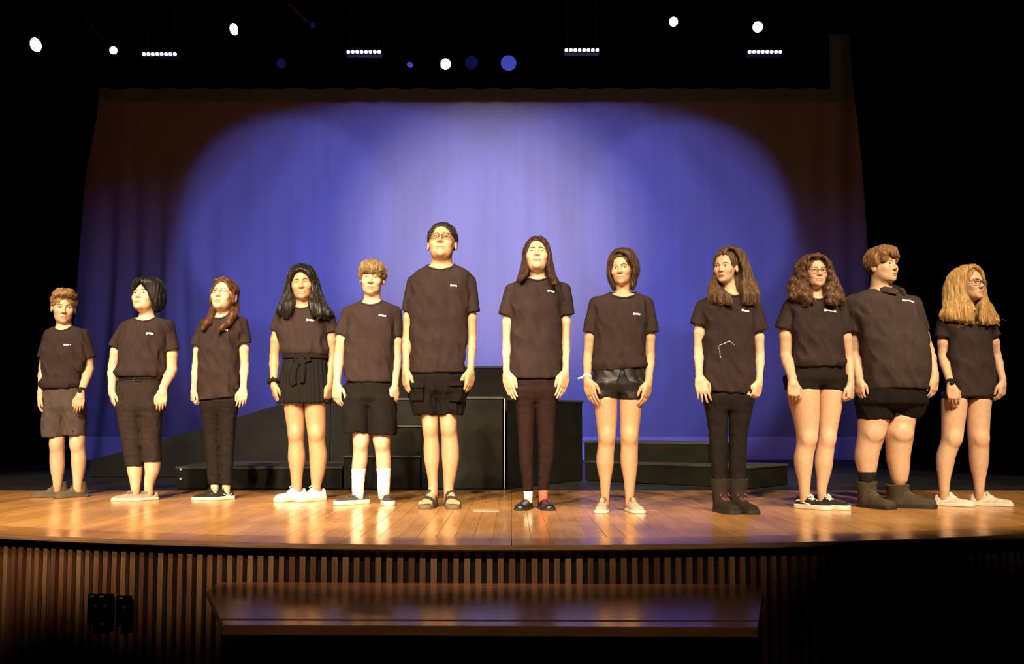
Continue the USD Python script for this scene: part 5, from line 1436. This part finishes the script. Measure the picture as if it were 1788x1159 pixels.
# 9 --- girl in boots
def ex9(c):
    pts = [(1258, 624), (1257, 617), (1256, 610), (1254, 605), (1258, 602), (1264, 600), (1270, 597), (1273, 595.5), (1278, 598), (1283, 603)]
    q = np.array([c['trace'](c['shirt'], x, y, 0.003) for x, y in pts])
    k, kk = np.linspace(0, 1, len(q)), np.linspace(0, 1, 40)
    q = np.stack([np.interp(kk, k, q[:, j]) for j in range(3)], 1)
    o = obj('chain', tube(q, 0.0021 + 0.0005 * np.sin(np.arange(40) * 2.0), 6), M['silver'], c['t'], True, label='thin silvery chain lying on the shirt')
    b = trimesh.creation.icosphere(2, 0.0055); b.apply_translation(q[0])
    obj('bead', b, M['silver'], o, True)
person(dict(seed=9, label='girl looking to the photo left, long brown hair, leggings and dark lace-up boots', foot=894, skin='pale', female=True, brow=BR['dark'], build=0.98, lips='lip_red',
    head=(1267, 438, 492, -32, 2, 0), N=(1277, 515), neckline=(1280, 517), neck_w=13, gaze=(-0.002, 0.001), round=0.98, neck=0.95, eyes=1.15,
    arm_a=dict(sh=(1228, 536), sleeve=(1219, 568, 16), elbow=(1220, 612), wrist=(1221, 656), tip=(1231, 702), roll=80, wdy=-0.11, aw=1.0, spread=0.16, curl=(10, 14, 10)),
    arm_b=dict(sh=(1317, 537), sleeve=(1327, 578, 16), elbow=(1327, 620), wrist=(1326, 664), tip=(1317, 700), roll=45, wdy=-0.04, aw=0.95, curl=(45, 60, 40)),
    shirt=[(511, 1252, 1302), (524, 1224, 1322), (542, 1212, 1332), (578, 1228, 1317), (615, 1228, 1315), (655, 1226, 1317), (687, 1224, 1317)], fold=0.007, hemtilt=-0.10, print=[(1295, 541), (1299, 542), (1303, 543), (1308, 544)], depth=0.58,
    bottom=dict(name='leggings', mat='leg', hollow=False, waist=[(650, 1230, 1313), (680, 1229, 1315), (695, 1230, 1314), (715, 1234, 1310)], a=[(690, 1230, 1272), (720, 1233, 1271), (757, 1238, 1270), (795, 1241, 1270), (838, 1245, 1270)], b=[(690, 1272, 1315), (720, 1273, 1312), (757, 1274, 1305), (795, 1274, 1303), (838, 1274, 1301)], fold=0.003, fz=25),
    leg_a=[(757, 1240, 1268), (838, 1249, 1267), (860, 1251, 1267)], leg_b=[(757, 1276, 1303), (838, 1278, 1297), (860, 1279, 1296)], skin_from=800,
    foot_a=dict(kind='boot', yaw=14, L=0.28, upper=SHM['boot'], sole=SHM['bsole'], laces=SHM['red'], shaft=0.205, shaft_r=0.066, open_r=0.040, lace_r=0.004, sock=(SHM['sock'], 834), sock_label='white sock above the boot', dx=1, dy=-0.012), foot_b=dict(kind='boot', yaw=16, L=0.28, upper=SHM['boot'], sole=SHM['bsole'], laces=SHM['red'], shaft=0.205, shaft_r=0.066, open_r=0.040, lace_r=0.004, dx=2, dy=-0.012),
    hair=dict(mat=HM['mid'], hl=0.104, fw=0.076, fd=0.10, vd=0.090, ycut=0.01, wave=0.004, wf=(85, 85, 16), strands=1200, step=0.018, veil=[(430, 1265, 1282), (436, 1256, 1294), (448, 1249, 1303), (462, 1248, 1308), (475, 1246, 1313), (490, 1241, 1319), (505, 1237, 1323), (518, 1234, 1324), (528, 1234, 1321), (534, 1244, 1314)], inner=[(437, 1271, 1275), (442, 1264, 1281), (450, 1256, 1287), (460, 1252, 1291), (475, 1250, 1295), (490, 1249, 1293), (500, 1253, 1291), (509, 1261, 1291), (518, 1270, 1291), (540, 1275, 1292)]),
    extra=ex9))

# 10 --- girl with curly hair and glasses
person(dict(seed=10, label='girl in dark-rimmed glasses with shoulder-length curly brown hair and black and white skate shoes', foot=888, skin='fair', female=True, brow=BR['dark'], build=1.02,
    head=(1423, 448, 499, 5, 8, 0), N=(1424, 520), neckline=(1424, 524), neck_w=14, round=1.08, smile=0.5, eyes=0.85,
    arm_a=dict(sh=(1380, 535), sleeve=(1369, 575, 17), elbow=(1372, 620), wrist=(1384, 663), tip=(1387, 694), roll=85, wdy=-0.13, aw=1.25, curl=(45, 45, 25)),
    arm_b=dict(sh=(1466, 534), sleeve=(1478, 580, 13.5), elbow=(1482, 625), wrist=(1485, 668), tip=(1485, 700), roll=40, wdy=-0.05, aw=1.05, curl=(55, 70, 45)),
    shirt=[(515, 1400, 1448), (526, 1373, 1470), (545, 1362, 1479), (578, 1382, 1469), (605, 1386, 1470), (628, 1386, 1472), (642, 1389, 1471)], depth=0.64, blouse=True, fold=0.009, print=[(1439, 541.5), (1444, 541.5), (1450, 542), (1454, 543.5), (1460, 544)],
    bottom=dict(name='shorts', mat='leg', waist=[(628, 1390, 1470), (643, 1384, 1472), (658, 1374, 1476), (672, 1372, 1476)], a=[(658, 1370, 1431), (672, 1371, 1430), (682, 1373, 1429)], b=[(658, 1429, 1478), (672, 1431, 1478), (682, 1432, 1477)], fold=0.004),
    leg_a=[(668, 1373, 1431), (690, 1375, 1431), (730, 1385, 1430), (762, 1391, 1428), (780, 1390, 1424), (803, 1387.5, 1419), (830, 1392, 1416), (858, 1396, 1414)], leg_b=[(668, 1431, 1475), (690, 1431, 1473), (730, 1431, 1466), (762, 1430, 1460), (780, 1427, 1457), (803, 1424.5, 1454), (830, 1426, 1449), (858, 1427, 1443)], knee=766, skin_from=672,
    foot_a=dict(kind='sneaker', yaw=40, L=0.26, upper=SHM['black'], sole=SHM['wsole'], sole_h=0.032, laces=SHM['white_lace'], lace_r=0.0045, stripe=('wave', SHM['white_lace']), sole_label='white rubber sole', dx=0), foot_b=dict(kind='sneaker', yaw=42, L=0.26, upper=SHM['black'], sole=SHM['wsole'], sole_h=0.032, laces=SHM['white_lace'], lace_r=0.0045, stripe=('wave', SHM['white_lace']), sole_label='white rubber sole', dx=0),
    hair=dict(mat=HM['curly'], wave=0.009, wf=(70, 70, 45), strands=1300, step=0.013, mess=0.7, lift=2.5, veil=[(444, 1416, 1430), (450, 1402, 1442), (460, 1393, 1449), (475, 1387, 1456), (490, 1381, 1462), (505, 1376, 1468), (518, 1375, 1470), (526, 1380, 1470), (533, 1396, 1464)], inner=[(450, 1412, 1430), (455, 1406, 1438), (470, 1403, 1443), (485, 1404, 1443), (495, 1406, 1441), (505, 1407, 1437), (518, 1409, 1435), (526, 1412, 1436), (540, 1412, 1436)]),
    glasses=dict(mat=RIM['brown'], r=0.0018, hh=0.0175, hw=0.0245, pow=2.4),
    extra=lambda c: obj('pendant', turned([(0, -0.006), (0.006, 0), (0, 0.006)], c['trace'](c['shirt'], 1424, 523, 0.004), (0, 0, 1), 12), M['silver'], c['t'], True)))

# 11 --- big boy in a polo shirt
person(dict(seed=11, label='large boy in a black polo shirt with swept fair-brown hair, facing the photo right', foot=886, skin='fair', brow=BR['light'], build=1.25, shirt_name='polo_shirt', polo=True, cloth='polo', hand=0.92,
    head=(1541, 434, 490, 34, 7, 0), N=(1538, 505), neckline=(1546, 514), neck_w=19, round=1.14, neck=1.22, gaze=(0.001, 0), hdy=-0.02,
    arm_a=dict(sh=(1492, 533), sleeve=(1490, 580, 19), elbow=(1493, 617), wrist=(1500, 660), tip=(1502, 698), roll=30, wdy=-0.06, aw=1.15, shr=0.075),
    arm_b=dict(sh=(1592, 534), sleeve=(1608, 580, 16), elbow=(1621, 612), wrist=(1632, 656), tip=(1630, 698), roll=50, wdy=-0.05, aw=1.22, shr=0.07, sdy=0.04),
    shirt=[(505, 1511, 1564, 0.72), (514, 1494, 1582, 0.70), (526, 1482, 1600, 0.80), (560, 1484, 1611, 0.9), (600, 1500, 1618, 1.0, -0.02), (640, 1504, 1619, 1.0, -0.03), (665, 1506, 1617, 1.0, -0.02), (681, 1508, 1615, 0.95, -0.01)], depth=0.80, fold=0.006, print=[(1575, 524), (1581, 524.5), (1588, 525), (1593, 526.5), (1596, 527.5)],
    bottom=dict(name='shorts', mat='short', pd=0.75, waist=[(655, 1512, 1610), (680, 1500, 1613), (702, 1496, 1616), (712, 1498, 1614)], a=[(698, 1496, 1560), (718, 1497, 1560), (732, 1498, 1559)], b=[(698, 1552, 1616), (715, 1556, 1614), (731, 1560, 1604)], fold=0.005),
    leg_a=[(715, 1499, 1556), (735, 1498, 1552), (757, 1498, 1546), (775, 1496, 1540), (800, 1494.5, 1533), (820, 1498, 1530), (838, 1502, 1526), (848, 1506, 1523)], leg_b=[(715, 1552, 1606), (735, 1548, 1598), (752, 1545, 1595), (775, 1547, 1592), (800, 1550, 1588), (820, 1553, 1587), (838, 1557, 1584), (848, 1561, 1579)], knee=757, skin_from=718,
    foot_a=dict(kind='boot', yaw=24, L=0.30, upper=SHM['hike'], sole=SHM['bsole'], laces=SHM['grey_lace'], shaft=0.17, shaft_r=0.066, dy=0.0, sock=(SHM['bsock'], 823), sock_label='tall black sock', dx=2, open_r=0.040), foot_b=dict(kind='boot', yaw=58, L=0.31, upper=SHM['hike'], sole=SHM['bsole'], laces=SHM['grey_lace'], shaft=0.15, shaft_r=0.068, dy=0.0, dx=0, open_r=0.040),
    hair=dict(mat=HM['fair'], th=0.014, hl=0.052, side=-0.005, nape=-0.075, slope=0.9, wave=0.004, wf=(80, 80, 30), fw=0.058, mess=0.35, step=0.010, lift=1.6,
              local=[[(-0.02, -0.05, 0.115, 0.018), (0.02, -0.085, 0.090, 0.018), (0.050, -0.078, 0.058, 0.014), (0.062, -0.062, 0.030, 0.009)], [(-0.04, -0.05, 0.105, 0.020), (-0.03, -0.088, 0.078, 0.018), (-0.008, -0.096, 0.056, 0.011)], [(-0.05, -0.04, 0.095, 0.022), (-0.058, -0.070, 0.060, 0.017), (-0.060, -0.066, 0.028, 0.012)], [(0.0, -0.07, 0.105, 0.018), (0.012, -0.094, 0.075, 0.016), (0.03, -0.092, 0.054, 0.010)], [(-0.066, -0.02, 0.06, 0.020), (-0.074, -0.015, 0.02, 0.014)]])))

# 12 --- blonde girl in glasses
person(dict(seed=12, label='girl with long wavy blonde hair, black-rimmed glasses, oversized black t-shirt and pale sneakers', foot=883, skin='fair', female=True, brow=BR['light'], build=0.92,
    head=(1694, 467, 520, 26, 5, 0), N=(1687, 541), neckline=(1690, 544), neck_w=13, round=1.02, gaze=(0.0, 0), neck=0.95,
    arm_a=dict(sh=(1648, 563), sleeve=(1647, 588, 17), elbow=(1646, 622), wrist=(1660, 670), tip=(1669, 712), roll=80, wdy=-0.13, aw=1.0, curl=(25, 30, 20)),
    arm_b=dict(sh=(1725, 564), sleeve=(1736, 588, 13), elbow=(1740, 620), wrist=(1751, 664), tip=(1748, 703), roll=50, wdy=-0.06, aw=0.95, edy=0.05, curl=(30, 35, 20)),
    shirt=[(538, 1664, 1712), (550, 1642, 1730), (566, 1633, 1738), (600, 1653, 1728), (640, 1653, 1734), (675, 1655, 1737), (694, 1657, 1737)], fold=0.007, depth=0.60, print=[(1706, 562.5), (1712, 564), (1718, 566), (1726, 568)],
    bottom=dict(name='shorts', mat='satin', waist=[(660, 1660, 1732), (685, 1648, 1734), (690, 1648, 1734)], a=[(684, 1646, 1693), (692, 1647, 1691), (698, 1649, 1690)], b=[(684, 1689, 1736), (692, 1691, 1736), (698, 1692, 1734)], fold=0.003),
    leg_a=[(688, 1645, 1689), (715, 1645, 1687), (745, 1645, 1683), (765, 1644.5, 1680), (785, 1640, 1672), (803, 1637, 1666), (830, 1638, 1660), (856, 1640.5, 1657)], leg_b=[(688, 1691, 1733), (715, 1690.5, 1729), (745, 1690, 1727), (765, 1691, 1726), (785, 1693, 1726), (803, 1695, 1725), (830, 1699, 1721), (856, 1702, 1718)], knee=766, skin_from=688,
    foot_a=dict(kind='sneaker', yaw=50, L=0.255, upper=SHM['pale'], sole=SHM['wsole'], laces=SHM['white_lace'], stripe=('swoosh', SHM['white_lace']), dx=1), foot_b=dict(kind='sneaker', yaw=58, L=0.265, upper=SHM['pale'], sole=SHM['wsole'], laces=SHM['white_lace'], stripe=('swoosh', SHM['white_lace']), dx=3),
    hair=dict(mat=HM['blonde'], vd=0.094, hl=0.098, fw=0.072, wave=0.0035, wf=(80, 80, 18), strands=1400, step=0.020, mess=0.25, veil=[(462, 1685, 1702), (468, 1672, 1710), (478, 1660, 1717), (492, 1653, 1720), (508, 1648, 1722), (524, 1646, 1725), (540, 1643, 1730), (552, 1639, 1736), (560, 1645, 1738), (566, 1668, 1733)], inner=[(470, 1692, 1697), (476, 1683, 1706), (486, 1680, 1711), (500, 1679, 1712), (512, 1681, 1710), (525, 1685, 1706), (540, 1686, 1700), (550, 1688, 1696), (570, 1686, 1700)]),
    glasses=dict(mat=RIM['black'], r=0.0021, hh=0.0155, pow=3.2), extra=watch('a', 0.012)))
